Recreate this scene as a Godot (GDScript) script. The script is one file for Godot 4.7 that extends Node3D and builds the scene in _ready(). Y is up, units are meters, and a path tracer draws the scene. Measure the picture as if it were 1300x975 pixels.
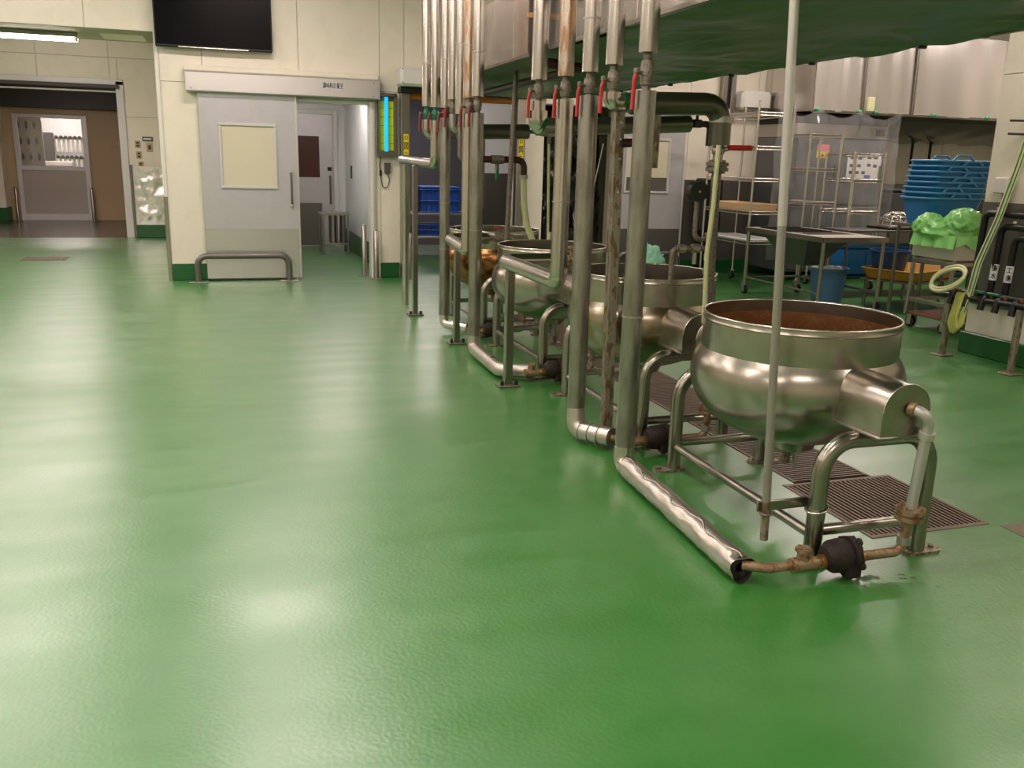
extends Node3D
# A school-lunch style plant kitchen: four tilting steam kettles in a row on a wet green floor.
# x runs along the back wall, -z runs along the kettle row away from the camera, y is up, metres.

var OFF = Vector3.ZERO          # builders write world coordinates; vertices are stored relative to OFF
var M = {}
var used = {}
var rng = RandomNumberGenerator.new()

# ------------------------------------------------------------------ naming and nodes
func numbered(n: String) -> String:
	if not used.has(n):
		used[n] = 0
		return n
	used[n] += 1
	return "%s_%03d" % [n, used[n]]

func tag(o: Node, label: String, cat: String, group := "", kind := "") -> void:
	if label != "": o.set_meta("label", label)
	if cat != "": o.set_meta("category", cat)
	if group != "": o.set_meta("group", group)
	if kind != "": o.set_meta("kind", kind)

func thing(called: String, label: String, cat: String, at: Vector3, group := "") -> Node3D:
	var o = Node3D.new()
	o.name = numbered(called)
	add_child(o)
	o.position = at
	OFF = at
	tag(o, label, cat, group)
	return o

func struct(called: String, label: String, at := Vector3.ZERO) -> Node3D:
	var o = Node3D.new()
	o.name = numbered(called)
	add_child(o)
	o.position = at
	OFF = at
	tag(o, label, "", "", "structure")
	return o

func part(parent: Node, called: String, st: SurfaceTool, mat: Material, label := "") -> MeshInstance3D:
	var o = MeshInstance3D.new()
	o.name = called
	o.mesh = st.commit()
	o.material_override = mat
	o.cast_shadow = GeometryInstance3D.SHADOW_CASTING_SETTING_ON
	parent.add_child(o, true)
	if label != "": o.set_meta("label", label)
	return o

func copy(src: Node3D, delta: Vector3, label := "", group := "") -> Node3D:
	var base: String = src.name
	var c: Node3D = src.duplicate()
	c.name = numbered(base)
	add_child(c)
	c.position = src.position + delta
	if label != "": c.set_meta("label", label)
	if group != "": c.set_meta("group", group)
	return c

# ------------------------------------------------------------------ mesh builders
func ns() -> SurfaceTool:
	var s = SurfaceTool.new()
	s.begin(Mesh.PRIMITIVE_TRIANGLES)
	return s

func v(s: SurfaceTool, p: Vector3, n: Vector3) -> void:
	s.set_normal(n)
	s.add_vertex(p - OFF)

func tri(s: SurfaceTool, a: Vector3, b: Vector3, c: Vector3, na: Vector3, nb: Vector3, nc: Vector3) -> void:
	# emitted clockwise as seen from the side the normals point to
	if (b - a).cross(c - a).dot(na + nb + nc) > 0.0:
		v(s, a, na); v(s, c, nc); v(s, b, nb)
	else:
		v(s, a, na); v(s, b, nb); v(s, c, nc)

func face(s: SurfaceTool, pts: Array, away: Vector3) -> void:
	var n: Vector3 = (pts[1] - pts[0]).cross(pts[2] - pts[0])
	if n.length_squared() < 1e-16 and pts.size() > 3:
		n = (pts[2] - pts[0]).cross(pts[3] - pts[0])
	n = n.normalized()
	var m = Vector3.ZERO
	for p in pts: m += p
	m /= pts.size()
	if n.dot(m - away) < 0.0: n = -n
	for i in range(1, pts.size() - 1):
		tri(s, pts[0], pts[i], pts[i + 1], n, n, n)

func box(s: SurfaceTool, c: Vector3, sz: Vector3, bev := 0.0, b := Basis()) -> void:
	var h = sz * 0.5
	bev = minf(bev, minf(h.x, minf(h.y, h.z)) * 0.9)
	var P = func(sg: Vector3, ax: int) -> Vector3:
		var q = Vector3(sg.x * h.x, sg.y * h.y, sg.z * h.z)
		for k in 3:
			if k != ax: q[k] -= sg[k] * bev
		return c + b * q
	for ax in 3:
		var u = (ax + 1) % 3
		var w = (ax + 2) % 3
		for sg in [-1.0, 1.0]:
			var pts = []
			for e in [[-1, -1], [1, -1], [1, 1], [-1, 1]]:
				var q = Vector3.ZERO
				q[ax] = sg; q[u] = e[0]; q[w] = e[1]
				pts.append(P.call(q, ax))
			face(s, pts, c)
	if bev > 0.0:
		for ax in 3:
			var u = (ax + 1) % 3
			var w = (ax + 2) % 3
			for e in [[-1, -1], [1, -1], [1, 1], [-1, 1]]:
				var q0 = Vector3.ZERO
				q0[ax] = -1; q0[u] = e[0]; q0[w] = e[1]
				var q1 = q0
				q1[ax] = 1
				face(s, [P.call(q0, u), P.call(q1, u), P.call(q1, w), P.call(q0, w)], c)
		for e in 8:
			var q = Vector3(1 if e & 1 else -1, 1 if e & 2 else -1, 1 if e & 4 else -1)
			face(s, [P.call(q, 0), P.call(q, 1), P.call(q, 2)], c)

func bb(s: SurfaceTool, a: Vector3, c: Vector3, bev := 0.0) -> void:   # box from corner to corner
	box(s, (a + c) * 0.5, (c - a).abs(), bev)

func round_path(pts: Array, rad: float, n := 6) -> Array:
	var out = [pts[0]]
	for i in range(1, pts.size() - 1):
		var p: Vector3 = pts[i]
		var a: Vector3 = pts[i - 1] - p
		var b: Vector3 = pts[i + 1] - p
		var ang = a.angle_to(b)
		if ang > 3.0:
			out.append(p)
			continue
		var t = minf(rad / tan(ang * 0.5), minf(a.length(), b.length()) * 0.48)
		var p0 = p + a.normalized() * t
		var p1 = p + b.normalized() * t
		var r = t * tan(ang * 0.5)
		var cen = p + (a.normalized() + b.normalized()).normalized() * (r / sin(ang * 0.5))
		for k in n + 1:
			out.append(cen + (p0 - cen).slerp(p1 - cen, float(k) / n))
	out.append(pts[-1])
	return out

func tube(s: SurfaceTool, pts: Array, r: float, seg := 12, caps := true, r_end := -1.0) -> void:
	var n = pts.size()
	var closed: bool = n > 3 and pts[0].distance_to(pts[n - 1]) < 1e-5
	var prev = []
	var up = Vector3.ZERO
	for i in n:
		var d: Vector3
		if closed and (i == 0 or i == n - 1): d = (pts[1] - pts[n - 2]).normalized()
		elif i == 0: d = (pts[1] - pts[0]).normalized()
		elif i == n - 1: d = (pts[n - 1] - pts[n - 2]).normalized()
		else: d = ((pts[i] - pts[i - 1]).normalized() + (pts[i + 1] - pts[i]).normalized()).normalized()
		if i == 0: up = d.cross(Vector3.RIGHT if absf(d.x) < 0.8 else Vector3.UP).normalized()
		else: up = (up - d * up.dot(d)).normalized()
		var sd = d.cross(up)
		var rr = r if r_end < 0.0 else lerpf(r, r_end, float(i) / (n - 1))
		var ring = []
		for k in seg:
			var a = TAU * k / seg
			var nn = up * cos(a) + sd * sin(a)
			ring.append([pts[i] + nn * rr, nn])
		if i > 0:
			for k in seg:
				var k2 = (k + 1) % seg
				tri(s, prev[k][0], prev[k2][0], ring[k2][0], prev[k][1], prev[k2][1], ring[k2][1])
				tri(s, prev[k][0], ring[k2][0], ring[k][0], prev[k][1], ring[k2][1], ring[k][1])
		if caps and not closed and (i == 0 or i == n - 1):
			var o = -d if i == 0 else d
			for k in range(1, seg - 1):
				tri(s, ring[0][0], ring[k][0], ring[k + 1][0], o, o, o)
		prev = ring

func cyl(s: SurfaceTool, a: Vector3, b: Vector3, r: float, seg := 16) -> void:
	tube(s, [a, b], r, seg)

func lathe(s: SurfaceTool, prof: Array, at: Vector3, seg := 32, b := Basis(), a0 := 0.0, a1 := TAU) -> void:
	# prof: Vector2(radius, height); smooth where neighbours bend less than 40 degrees. Outside = right of travel upward.
	var n = prof.size()
	var sn = []
	for i in n - 1:
		var d: Vector2 = prof[i + 1] - prof[i]
		sn.append(Vector2(d.y, -d.x).normalized())
	for i in n - 1:
		var n0: Vector2 = sn[i]
		var n1: Vector2 = sn[i]
		if i > 0 and absf(sn[i - 1].angle_to(sn[i])) < 0.7: n0 = (sn[i - 1] + sn[i]).normalized()
		if i < n - 2 and absf(sn[i + 1].angle_to(sn[i])) < 0.7: n1 = (sn[i + 1] + sn[i]).normalized()
		for k in seg:
			var t0 = lerpf(a0, a1, float(k) / seg)
			var t1 = lerpf(a0, a1, float(k + 1) / seg)
			var e0 = Vector3(cos(t0), 0, sin(t0))
			var e1 = Vector3(cos(t1), 0, sin(t1))
			var p00 = at + b * (e0 * prof[i].x + Vector3.UP * prof[i].y)
			var p01 = at + b * (e1 * prof[i].x + Vector3.UP * prof[i].y)
			var p10 = at + b * (e0 * prof[i + 1].x + Vector3.UP * prof[i + 1].y)
			var p11 = at + b * (e1 * prof[i + 1].x + Vector3.UP * prof[i + 1].y)
			var m00 = b * (e0 * n0.x + Vector3.UP * n0.y)
			var m01 = b * (e1 * n0.x + Vector3.UP * n0.y)
			var m10 = b * (e0 * n1.x + Vector3.UP * n1.y)
			var m11 = b * (e1 * n1.x + Vector3.UP * n1.y)
			if prof[i].x > 1e-5: tri(s, p00, p01, p11, m00, m01, m11)
			if prof[i + 1].x > 1e-5: tri(s, p00, p11, p10, m00, m11, m10)

func ball(s: SurfaceTool, c: Vector3, r: float, sc := Vector3.ONE, seg := 14) -> void:
	var prof = []
	for i in 9:
		var a = -PI / 2 + PI * i / 8
		prof.append(Vector2(cos(a) * r, sin(a) * r))
	lathe(s, prof, c, seg, Basis.from_scale(sc))

func extrude(s: SurfaceTool, poly: PackedVector2Array, o: Vector3, ux: Vector3, uy: Vector3, depth: Vector3, smooth := false) -> void:
	# polygon in the plane (ux, uy) at o, pushed along depth
	var idx = Geometry2D.triangulate_polygon(poly)
	var P = func(q: Vector2) -> Vector3: return o + ux * q.x + uy * q.y
	var dn = depth.normalized()
	for k in range(0, idx.size(), 3):
		var a: Vector3 = P.call(poly[idx[k]])
		var b: Vector3 = P.call(poly[idx[k + 1]])
		var c: Vector3 = P.call(poly[idx[k + 2]])
		tri(s, a, b, c, -dn, -dn, -dn)
		tri(s, a + depth, b + depth, c + depth, dn, dn, dn)
	var n = poly.size()
	var ccw = not Geometry2D.is_polygon_clockwise(poly)
	var en = []
	for i in n:
		var d: Vector2 = poly[(i + 1) % n] - poly[i]
		var q = Vector2(d.y, -d.x).normalized()
		if not ccw: q = -q
		en.append((ux.normalized() * q.x + uy.normalized() * q.y).normalized())
	for i in n:
		var a: Vector3 = P.call(poly[i])
		var b: Vector3 = P.call(poly[(i + 1) % n])
		var n0: Vector3 = en[i]
		var n1: Vector3 = en[i]
		if smooth:
			var pv: Vector3 = en[(i + n - 1) % n]
			var nx: Vector3 = en[(i + 1) % n]
			if pv.angle_to(en[i]) < 0.7: n0 = (pv + en[i]).normalized()
			if nx.angle_to(en[i]) < 0.7: n1 = (nx + en[i]).normalized()
		tri(s, a, b, b + depth, n0, n1, n1)
		tri(s, a, b + depth, a + depth, n0, n1, n0)

func grid(s: SurfaceTool, nx: int, ny: int, f: Callable) -> void:
	# f(u, v) -> Vector3 with smooth normals
	var P = []
	for j in ny + 1:
		for i in nx + 1:
			P.append(f.call(float(i) / nx, float(j) / ny))
	var N = []
	for j in ny + 1:
		for i in nx + 1:
			var du: Vector3 = P[j * (nx + 1) + mini(i + 1, nx)] - P[j * (nx + 1) + maxi(i - 1, 0)]
			var dv: Vector3 = P[mini(j + 1, ny) * (nx + 1) + i] - P[maxi(j - 1, 0) * (nx + 1) + i]
			N.append(du.cross(dv).normalized())
	for j in ny:
		for i in nx:
			var a = j * (nx + 1) + i
			var b = a + 1
			var c = a + nx + 2
			var d = a + nx + 1
			tri(s, P[a], P[b], P[c], N[a], N[b], N[c])
			tri(s, P[a], P[c], P[d], N[a], N[c], N[d])

func rrect(w: float, d: float, r: float, n := 4) -> PackedVector2Array:
	var out = PackedVector2Array()
	for q in 4:
		var cx = (w / 2 - r) * (1 if q == 0 or q == 3 else -1)
		var cy = (d / 2 - r) * (1 if q < 2 else -1)
		for k in n + 1:
			var a = PI / 2 * (q + float(k) / n)
			out.append(Vector2(cx + cos(a) * r, cy + sin(a) * r))
	return out

func loft(s: SurfaceTool, rings: Array) -> void:    # rings: arrays of Vector3, closed
	var n: int = rings[0].size()
	for j in rings.size() - 1:
		var c = Vector3.ZERO
		for p in rings[j]: c += p
		for p in rings[j + 1]: c += p
		c /= 2 * n
		for i in n:
			var k = (i + 1) % n
			face(s, [rings[j][i], rings[j][k], rings[j + 1][k], rings[j + 1][i]], c)

func ring_at(poly: PackedVector2Array, c: Vector3) -> Array:
	var out = []
	for p in poly: out.append(c + Vector3(p.x, 0, p.y))
	return out

# short forms: one part from one shape
func B(p: Node, n: String, m: Material, a: Vector3, c: Vector3, bev := 0.004) -> MeshInstance3D:
	var s = ns()
	bb(s, a, c, bev)
	return part(p, n, s, m)

func T(p: Node, n: String, m: Material, pts: Array, r: float, seg := 12, bend := 0.0) -> MeshInstance3D:
	var s = ns()
	tube(s, round_path(pts, bend) if bend > 0.0 else pts, r, seg)
	return part(p, n, s, m)

# ------------------------------------------------------------------ textures and materials
func nbytes(size: int, freq: float, oct: int, sd: int, cellular := false) -> PackedByteArray:
	var f = FastNoiseLite.new()
	f.seed = sd
	f.frequency = freq
	f.noise_type = FastNoiseLite.TYPE_CELLULAR if cellular else FastNoiseLite.TYPE_SIMPLEX_SMOOTH
	f.fractal_octaves = oct
	f.fractal_type = FastNoiseLite.FRACTAL_FBM
	var im = f.get_seamless_image(size, size)
	im.convert(Image.FORMAT_L8)
	return im.get_data()

func streaks(size: int, freq: float, oct: int, sd: int, k: int) -> PackedByteArray:
	# noise drawn out k times along one axis
	var f = FastNoiseLite.new()
	f.seed = sd
	f.frequency = freq
	f.noise_type = FastNoiseLite.TYPE_SIMPLEX_SMOOTH
	f.fractal_octaves = oct
	var im = f.get_seamless_image(size / k, size)
	im.convert(Image.FORMAT_L8)
	im.resize(size, size, Image.INTERPOLATE_CUBIC)
	return im.get_data()

func gray(b: PackedByteArray, size: int, lo: float, hi: float, c0 := 0.0, c1 := 1.0) -> ImageTexture:
	var lut = PackedByteArray()
	lut.resize(256)
	for i in 256: lut[i] = int(255.0 * lerpf(lo, hi, smoothstep(c0, c1, i / 255.0)))
	var o = PackedByteArray()
	o.resize(b.size())
	for i in b.size(): o[i] = lut[b[i]]
	return ImageTexture.create_from_image(Image.create_from_data(size, size, false, Image.FORMAT_L8, o))

func mixtex(size: int, base: Color, layers: Array) -> ImageTexture:
	# layers: [bytes, colour, lo, hi] - colour mixed in where the noise passes from lo to hi
	var o = PackedByteArray()
	o.resize(size * size * 3)
	var luts = []
	for L in layers:
		var l = PackedFloat32Array()
		l.resize(256)
		for i in 256: l[i] = smoothstep(L[2], L[3], i / 255.0) * L[1].a
		luts.append(l)
	for i in size * size:
		var r = base.r
		var g = base.g
		var bl = base.b
		for k in layers.size():
			var t: float = luts[k][layers[k][0][i]]
			var c: Color = layers[k][1]
			r += (c.r - r) * t
			g += (c.g - g) * t
			bl += (c.b - bl) * t
		o[i * 3] = int(r * 255.0)
		o[i * 3 + 1] = int(g * 255.0)
		o[i * 3 + 2] = int(bl * 255.0)
	return ImageTexture.create_from_image(Image.create_from_data(size, size, false, Image.FORMAT_RGB8, o))

func mat(called: String, c: Color, rough := 0.5, metal := 0.0) -> StandardMaterial3D:
	var m = StandardMaterial3D.new()
	m.resource_name = called
	m.albedo_color = c
	m.roughness = rough
	m.metallic = metal
	M[called] = m
	return m

func tri_map(m: StandardMaterial3D, scale: Vector3, world := false) -> void:
	m.uv1_triplanar = true
	m.uv1_world_triplanar = world
	m.uv1_scale = scale

func bump(m: StandardMaterial3D, t: Texture2D, cm: float) -> void:
	m.heightmap_enabled = true
	m.heightmap_texture = t
	m.heightmap_scale = cm

func materials() -> void:
	var nb = nbytes(512, 0.012, 4, 11)
	var nf = nbytes(512, 0.09, 3, 12)
	var nm = nbytes(512, 0.03, 4, 13)
	var n2 = nbytes(512, 0.018, 5, 14)
	# --- wet painted floor, 4 m tile
	var big = nbytes(1024, 0.006, 4, 21)
	var mid = nbytes(1024, 0.02, 4, 22)
	var fine = nbytes(1024, 0.16, 2, 23)
	var fl = mat("floor_green", Color.WHITE, 1.0)
	fl.albedo_texture = mixtex(1024, Color(0.185, 0.475, 0.16), [
		[big, Color(0.23, 0.50, 0.20, 0.8), 0.2, 0.9], [mid, Color(0.15, 0.445, 0.125, 0.5), 0.3, 0.9], [fine, Color(0.27, 0.515, 0.25, 0.3), 0.6, 0.9]])
	fl.roughness_texture = gray(streaks(1024, 0.011, 2, 25, 4), 1024, 0.28, 0.47, 0.0, 1.0)
	fl.metallic_specular = 0.68
	fl.clearcoat_enabled = true     # film of water
	fl.clearcoat = 1.0
	fl.clearcoat_roughness = 0.31
	bump(fl, gray(nbytes(1024, 0.2, 2, 24), 1024, 0.0, 1.0), 0.07)
	tri_map(fl, Vector3(0.25, 0.25, 0.25), true)
	var fg = mat("floor_grey", Color(0.30, 0.285, 0.25), 0.22)
	bump(fg, gray(nf, 512, 0.0, 1.0), 0.1)
	tri_map(fg, Vector3(0.4, 0.4, 0.4), true)
	var bg = mat("base_green", Color(0.07, 0.33, 0.13), 0.35)
	bump(bg, gray(nf, 512, 0.0, 1.0), 0.05)
	tri_map(bg, Vector3(1, 1, 1), true)
	# --- walls
	var wl = mat("wall_cream", Color.WHITE, 0.42)
	wl.albedo_texture = mixtex(512, Color(0.87, 0.84, 0.775), [[n2, Color(0.85, 0.82, 0.75, 0.7), 0.45, 0.8], [nf, Color(0.82, 0.79, 0.72, 0.25), 0.65, 0.9]])
	tri_map(wl, Vector3(0.3, 0.3, 0.3), true)
	var sg = mat("sheet_grey", Color(0.42, 0.41, 0.385), 0.38, 0.6)
	bump(sg, gray(n2, 512, 0.0, 1.0), 0.15)
	tri_map(sg, Vector3(0.6, 0.6, 0.6), true)
	mat("joint", Color(0.66, 0.63, 0.55), 0.7)
	var ww = mat("wall_white", Color(0.84, 0.86, 0.86), 0.3)
	ww.metallic_specular = 0.5
	mat("wall_tan", Color(0.69, 0.60, 0.46), 0.5)
	mat("wall_grey", Color(0.46, 0.47, 0.50), 0.5)
	mat("ceiling_white", Color(0.80, 0.78, 0.72), 0.6)
	mat("alu", Color(0.80, 0.78, 0.77), 0.38, 0.75)
	mat("alu_paint", Color(0.78, 0.77, 0.77), 0.4, 0.2)
	mat("frame_dark", Color(0.25, 0.24, 0.23), 0.5, 0.3)
	# --- metals
	var sheet = gray(nb, 512, 0.21, 0.31, 0.2, 0.8)
	var k = mat("steel", Color.WHITE, 1.0, 1.0)          # kettles, satin
	k.albedo_texture = mixtex(512, Color(0.68, 0.655, 0.615), [[nb, Color(0.62, 0.59, 0.54, 0.8), 0.2, 0.9]])
	k.roughness = 0.27
	tri_map(k, Vector3(1.2, 1.2, 1.2))
	var j = mat("jacket", Color.WHITE, 1.0, 1.0)         # insulation jackets
	j.albedo_texture = mixtex(512, Color(0.77, 0.745, 0.71), [[nb, Color(0.71, 0.68, 0.64, 0.8), 0.2, 0.9]])
	j.roughness = 0.21
	tri_map(j, Vector3(2.2, 0.5, 2.2))
	var jg = mat("jacket_grimy", Color.WHITE, 1.0, 0.9)
	jg.albedo_texture = mixtex(512, Color(0.63, 0.62, 0.58), [[nb, Color(0.52, 0.50, 0.46, 0.9), 0.2, 0.9], [nf, Color(0.36, 0.31, 0.25, 0.45), 0.7, 0.95]])
	jg.roughness = 0.3
	tri_map(jg, Vector3(2.2, 0.6, 2.2))
	var jr = mat("jacket_rusty", Color.WHITE, 1.0, 0.9)  # jackets with brown run-down stains
	jr.albedo_texture = mixtex(512, Color(0.76, 0.72, 0.66), [[nb, Color(0.66, 0.50, 0.36, 0.9), 0.45, 0.65], [nf, Color(0.50, 0.36, 0.25, 0.5), 0.6, 0.85]])
	jr.roughness = 0.28
	tri_map(jr, Vector3(3.0, 0.6, 3.0))
	var cr = mat("jacket_torn", Color.WHITE, 1.0, 0.95)
	cr.albedo_texture = j.albedo_texture
	cr.roughness = 0.36
	bump(cr, gray(nb, 512, 0.0, 1.0), 0.15)
	tri_map(cr, Vector3(1.8, 1.8, 1.8))
	var sp = mat("steel_plain", Color(0.62, 0.60, 0.56), 1.0, 1.0)
	sp.roughness = 0.28
	tri_map(sp, Vector3(0.8, 0.8, 0.8))
	var sb = mat("steel_bright", Color(0.80, 0.78, 0.76), 1.0, 1.0)   # hood and kick plates: smooth, buckled sheet
	sb.roughness = 0.22
	var cs = mat("canopy_steel", Color(0.84, 0.82, 0.79), 0.27, 0.75)
	cs.metallic_specular = 0.5
	tri_map(sb, Vector3(0.5, 0.25, 0.5))
	var sd = mat("steel_dull", Color(0.46, 0.44, 0.40), 0.42, 0.9)
	sd.metallic_specular = 0.5
	var door = mat("door_metal", Color.WHITE, 0.38, 0.35)
	door.albedo_texture = mixtex(512, Color(0.72, 0.71, 0.72), [[n2, Color(0.70, 0.69, 0.69, 0.5), 0.4, 0.8]])
	tri_map(door, Vector3(0.6, 0.6, 0.6))
	var kick = mat("kick_steel", Color.WHITE, 1.0, 0.95)
	kick.albedo_color = Color(0.80, 0.785, 0.77)
	kick.roughness = 0.32
	tri_map(kick, Vector3(0.9, 0.9, 0.9))
	mat("pole_worn", Color(0.58, 0.565, 0.52), 0.5, 0.5)
	mat("tube_white", Color(0.74, 0.73, 0.70), 0.45, 0.5)
	var post = mat("post_rusty", Color.WHITE, 0.55, 0.7)
	post.albedo_texture = mixtex(512, Color(0.60, 0.57, 0.50), [[n2, Color(0.45, 0.36, 0.26, 0.9), 0.52, 0.72], [nf, Color(0.28, 0.20, 0.14, 0.6), 0.65, 0.85]])
	bump(post, gray(nf, 512, 0.0, 1.0), 0.1)
	tri_map(post, Vector3(2.2, 0.8, 2.2))
	var pr = mat("pipe_rusty", Color.WHITE, 0.5, 0.6)
	pr.albedo_texture = mixtex(512, Color(0.62, 0.54, 0.43), [[nb, Color(0.48, 0.34, 0.22, 0.9), 0.45, 0.75], [nm, Color(0.30, 0.18, 0.11, 0.5), 0.65, 0.85]])
	bump(pr, gray(nf, 512, 0.0, 1.0), 0.15)
	tri_map(pr, Vector3(3, 3, 3))
	var pd = mat("pipe_dark", Color.WHITE, 0.5, 0.5)     # old cast fittings
	pd.albedo_texture = mixtex(512, Color(0.49, 0.46, 0.41), [[nm, Color(0.34, 0.29, 0.24, 0.9), 0.45, 0.8], [nf, Color(0.56, 0.52, 0.46, 0.5), 0.62, 0.9]])
	bump(pd, gray(nf, 512, 0.0, 1.0), 0.2)
	tri_map(pd, Vector3(3, 3, 3))
	var trp = mat("trap_iron", Color.WHITE, 0.55, 0.2)
	trp.albedo_texture = mixtex(512, Color(0.13, 0.085, 0.065), [[nm, Color(0.21, 0.10, 0.07, 0.9), 0.5, 0.7], [nf, Color(0.06, 0.045, 0.04, 0.8), 0.55, 0.8]])
	bump(trp, gray(nf, 512, 0.0, 1.0), 0.3)
	tri_map(trp, Vector3(4, 4, 4))
	mat("jacket_dark", Color(0.40, 0.39, 0.34), 0.3, 0.9)
	var fs = mat("frame_steel", Color(0.58, 0.565, 0.52), 1.0, 1.0)
	fs.roughness = 0.27
	tri_map(fs, Vector3(1.5, 1.5, 1.5))
	var fwn = mat("floor_worn", Color(0.42, 0.39, 0.30), 0.5)
	bump(fwn, gray(nf, 512, 0.0, 1.0), 0.15)
	tri_map(fwn, Vector3(1, 1, 1))
	mat("brown_pipe", Color(0.20, 0.095, 0.07), 0.4)
	mat("zinc", Color(0.66, 0.65, 0.61), 0.4, 0.85)
	mat("chrome", Color(0.85, 0.83, 0.79), 0.25, 1.0)
	mat("brass", Color(0.62, 0.46, 0.28), 0.4, 0.8)
	# stained metal inside and on the kettles
	var st = mat("stain_inside", Color.WHITE, 0.45, 0.55)
	st.albedo_texture = mixtex(512, Color(0.50, 0.33, 0.18), [[n2, Color(0.56, 0.42, 0.29, 0.9), 0.5, 0.75], [nf, Color(0.30, 0.16, 0.07, 0.6), 0.6, 0.85]])
	tri_map(st, Vector3(2, 2, 2))
	var gd = mat("steel_gold", Color.WHITE, 1.0, 1.0)
	gd.albedo_texture = mixtex(512, Color(0.60, 0.45, 0.29), [[nb, Color(0.42, 0.25, 0.13, 0.9), 0.4, 0.7], [nf, Color(0.68, 0.57, 0.42, 0.6), 0.6, 0.85]])
	gd.roughness = 0.27
	tri_map(gd, Vector3(1.6, 1.6, 1.6))
	var k2 = mat("steel_tinted", Color.WHITE, 1.0, 1.0)   # heat-tinted patches
	k2.albedo_texture = mixtex(512, Color(0.63, 0.60, 0.54), [[nb, Color(0.58, 0.44, 0.27, 0.85), 0.45, 0.8]])
	k2.roughness = 0.27
	tri_map(k2, Vector3(1.2, 1.2, 1.2))
	# --- paint, plastic, rubber
	mat("red_lever", Color(0.66, 0.10, 0.10), 0.4)
	mat("red_old", Color(0.47, 0.14, 0.13), 0.5)
	mat("green_valve", Color(0.05, 0.42, 0.27), 0.4)
	mat("black", Color(0.022, 0.021, 0.021), 0.45)
	mat("rubber", Color(0.05, 0.047, 0.043), 0.65)
	mat("yellow", Color(0.86, 0.76, 0.06), 0.5)
	mat("amber", Color(0.70, 0.40, 0.03), 0.35)
	mat("sticky_yellow", Color(0.88, 0.84, 0.10), 0.5)
	mat("white_paint", Color(0.83, 0.82, 0.79), 0.45)
	mat("paper", Color(0.85, 0.85, 0.84), 0.6)
	mat("pink", Color(0.80, 0.45, 0.46), 0.6)
	mat("print_blue", Color(0.30, 0.40, 0.62), 0.6)
	mat("pane_cream", Color(0.80, 0.77, 0.68), 0.12)
	mat("tape_clip", Color(0.25, 0.62, 0.42), 0.4)
	mat("cab_grey", Color(0.40, 0.41, 0.415), 0.4, 0.4)
	mat("wood_brown", Color(0.42, 0.27, 0.17), 0.6)
	mat("bag_black", Color(0.012, 0.013, 0.016), 0.16)
	mat("top_steel", Color(0.74, 0.72, 0.67), 0.42, 0.7)
	mat("ink_olive", Color(0.40, 0.42, 0.06), 0.6)
	mat("sheet_pale", Color(0.64, 0.61, 0.57), 0.45, 0.3)
	mat("lock_panel", Color(0.55, 0.55, 0.50), 0.4)
	mat("ink", Color(0.06, 0.055, 0.06), 0.6)
	mat("blue_tub", Color(0.09, 0.41, 0.66), 0.38)
	mat("blue_tub_pale", Color(0.30, 0.58, 0.78), 0.38)
	mat("blue_crate", Color(0.06, 0.30, 0.68), 0.4)
	mat("blue_bucket", Color(0.13, 0.26, 0.46), 0.4)
	mat("blue_bin", Color(0.28, 0.43, 0.56), 0.45)
	mat("tray_yellow", Color(0.72, 0.53, 0.16), 0.45)
	mat("beige_tray", Color(0.85, 0.71, 0.55), 0.5)
	mat("brown_glass", Color(0.26, 0.10, 0.055), 0.25)
	mat("grey_box", Color(0.27, 0.265, 0.26), 0.5)
	mat("teal", Color(0.05, 0.22, 0.22), 0.5)
	mat("hose_cream", Color(0.78, 0.79, 0.60), 0.4)
	mat("hose_green", Color(0.13, 0.42, 0.25), 0.4)
	mat("hose_yellow", Color(0.66, 0.68, 0.33), 0.4)
	var bag = mat("green_bag", Color(0.58, 0.86, 0.50), 0.16)
	bag.backlight_enabled = true
	bag.backlight = Color(0.3, 0.5, 0.25)
	var pg = mat("pale_bag", Color(0.56, 0.78, 0.66), 0.25)
	pg.backlight_enabled = true
	pg.backlight = Color(0.15, 0.2, 0.18)
	var pl = mat("clear_plastic", Color(1, 1, 1, 0.10), 0.12)
	pl.transparency = BaseMaterial3D.TRANSPARENCY_ALPHA
	var pw = mat("film_wrap", Color(0.95, 0.97, 0.95, 0.16), 0.12)
	pw.transparency = BaseMaterial3D.TRANSPARENCY_ALPHA
	var gl = mat("glass", Color(0.95, 0.97, 1.0, 0.06), 0.03)
	gl.transparency = BaseMaterial3D.TRANSPARENCY_ALPHA
	var wt = mat("water", Color(1, 1, 1, 0.05), 0.03)
	wt.refraction_enabled = true
	wt.refraction_scale = 0.033
	mat("tape_green", Color(0.06, 0.26, 0.12), 0.3)
	var tarp = mat("hood_sheet", Color(0.33, 0.42, 0.27), 0.36)     # film under the hood, reflected floor green put into its colour
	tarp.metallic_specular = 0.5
	var bs = mat("smoke_film", Color(0.30, 0.30, 0.28, 0.5), 0.2)
	bs.transparency = BaseMaterial3D.TRANSPARENCY_ALPHA
	mat("screen_black", Color(0.004, 0.004, 0.005), 0.3).metallic_specular = 0.2
	var gt = mat("grate_brown", Color(0.46, 0.40, 0.345), 0.5, 0.35)
	gt.metallic_specular = 0.4
	mat("trench", Color(0.45, 0.43, 0.39), 0.8)
	# --- light sources
	var em = mat("lamp_tube", Color(0.9, 0.9, 0.9), 0.4)
	em.emission_enabled = true
	em.emission = Color(1.0, 0.93, 0.91)
	em.emission_energy_multiplier = 26.0
	var uv = mat("cyan_tube", Color(0.05, 0.6, 0.75), 0.3)
	uv.emission_enabled = true
	uv.emission = Color(0.0, 0.72, 0.95)
	uv.emission_energy_multiplier = 0.85

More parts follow.
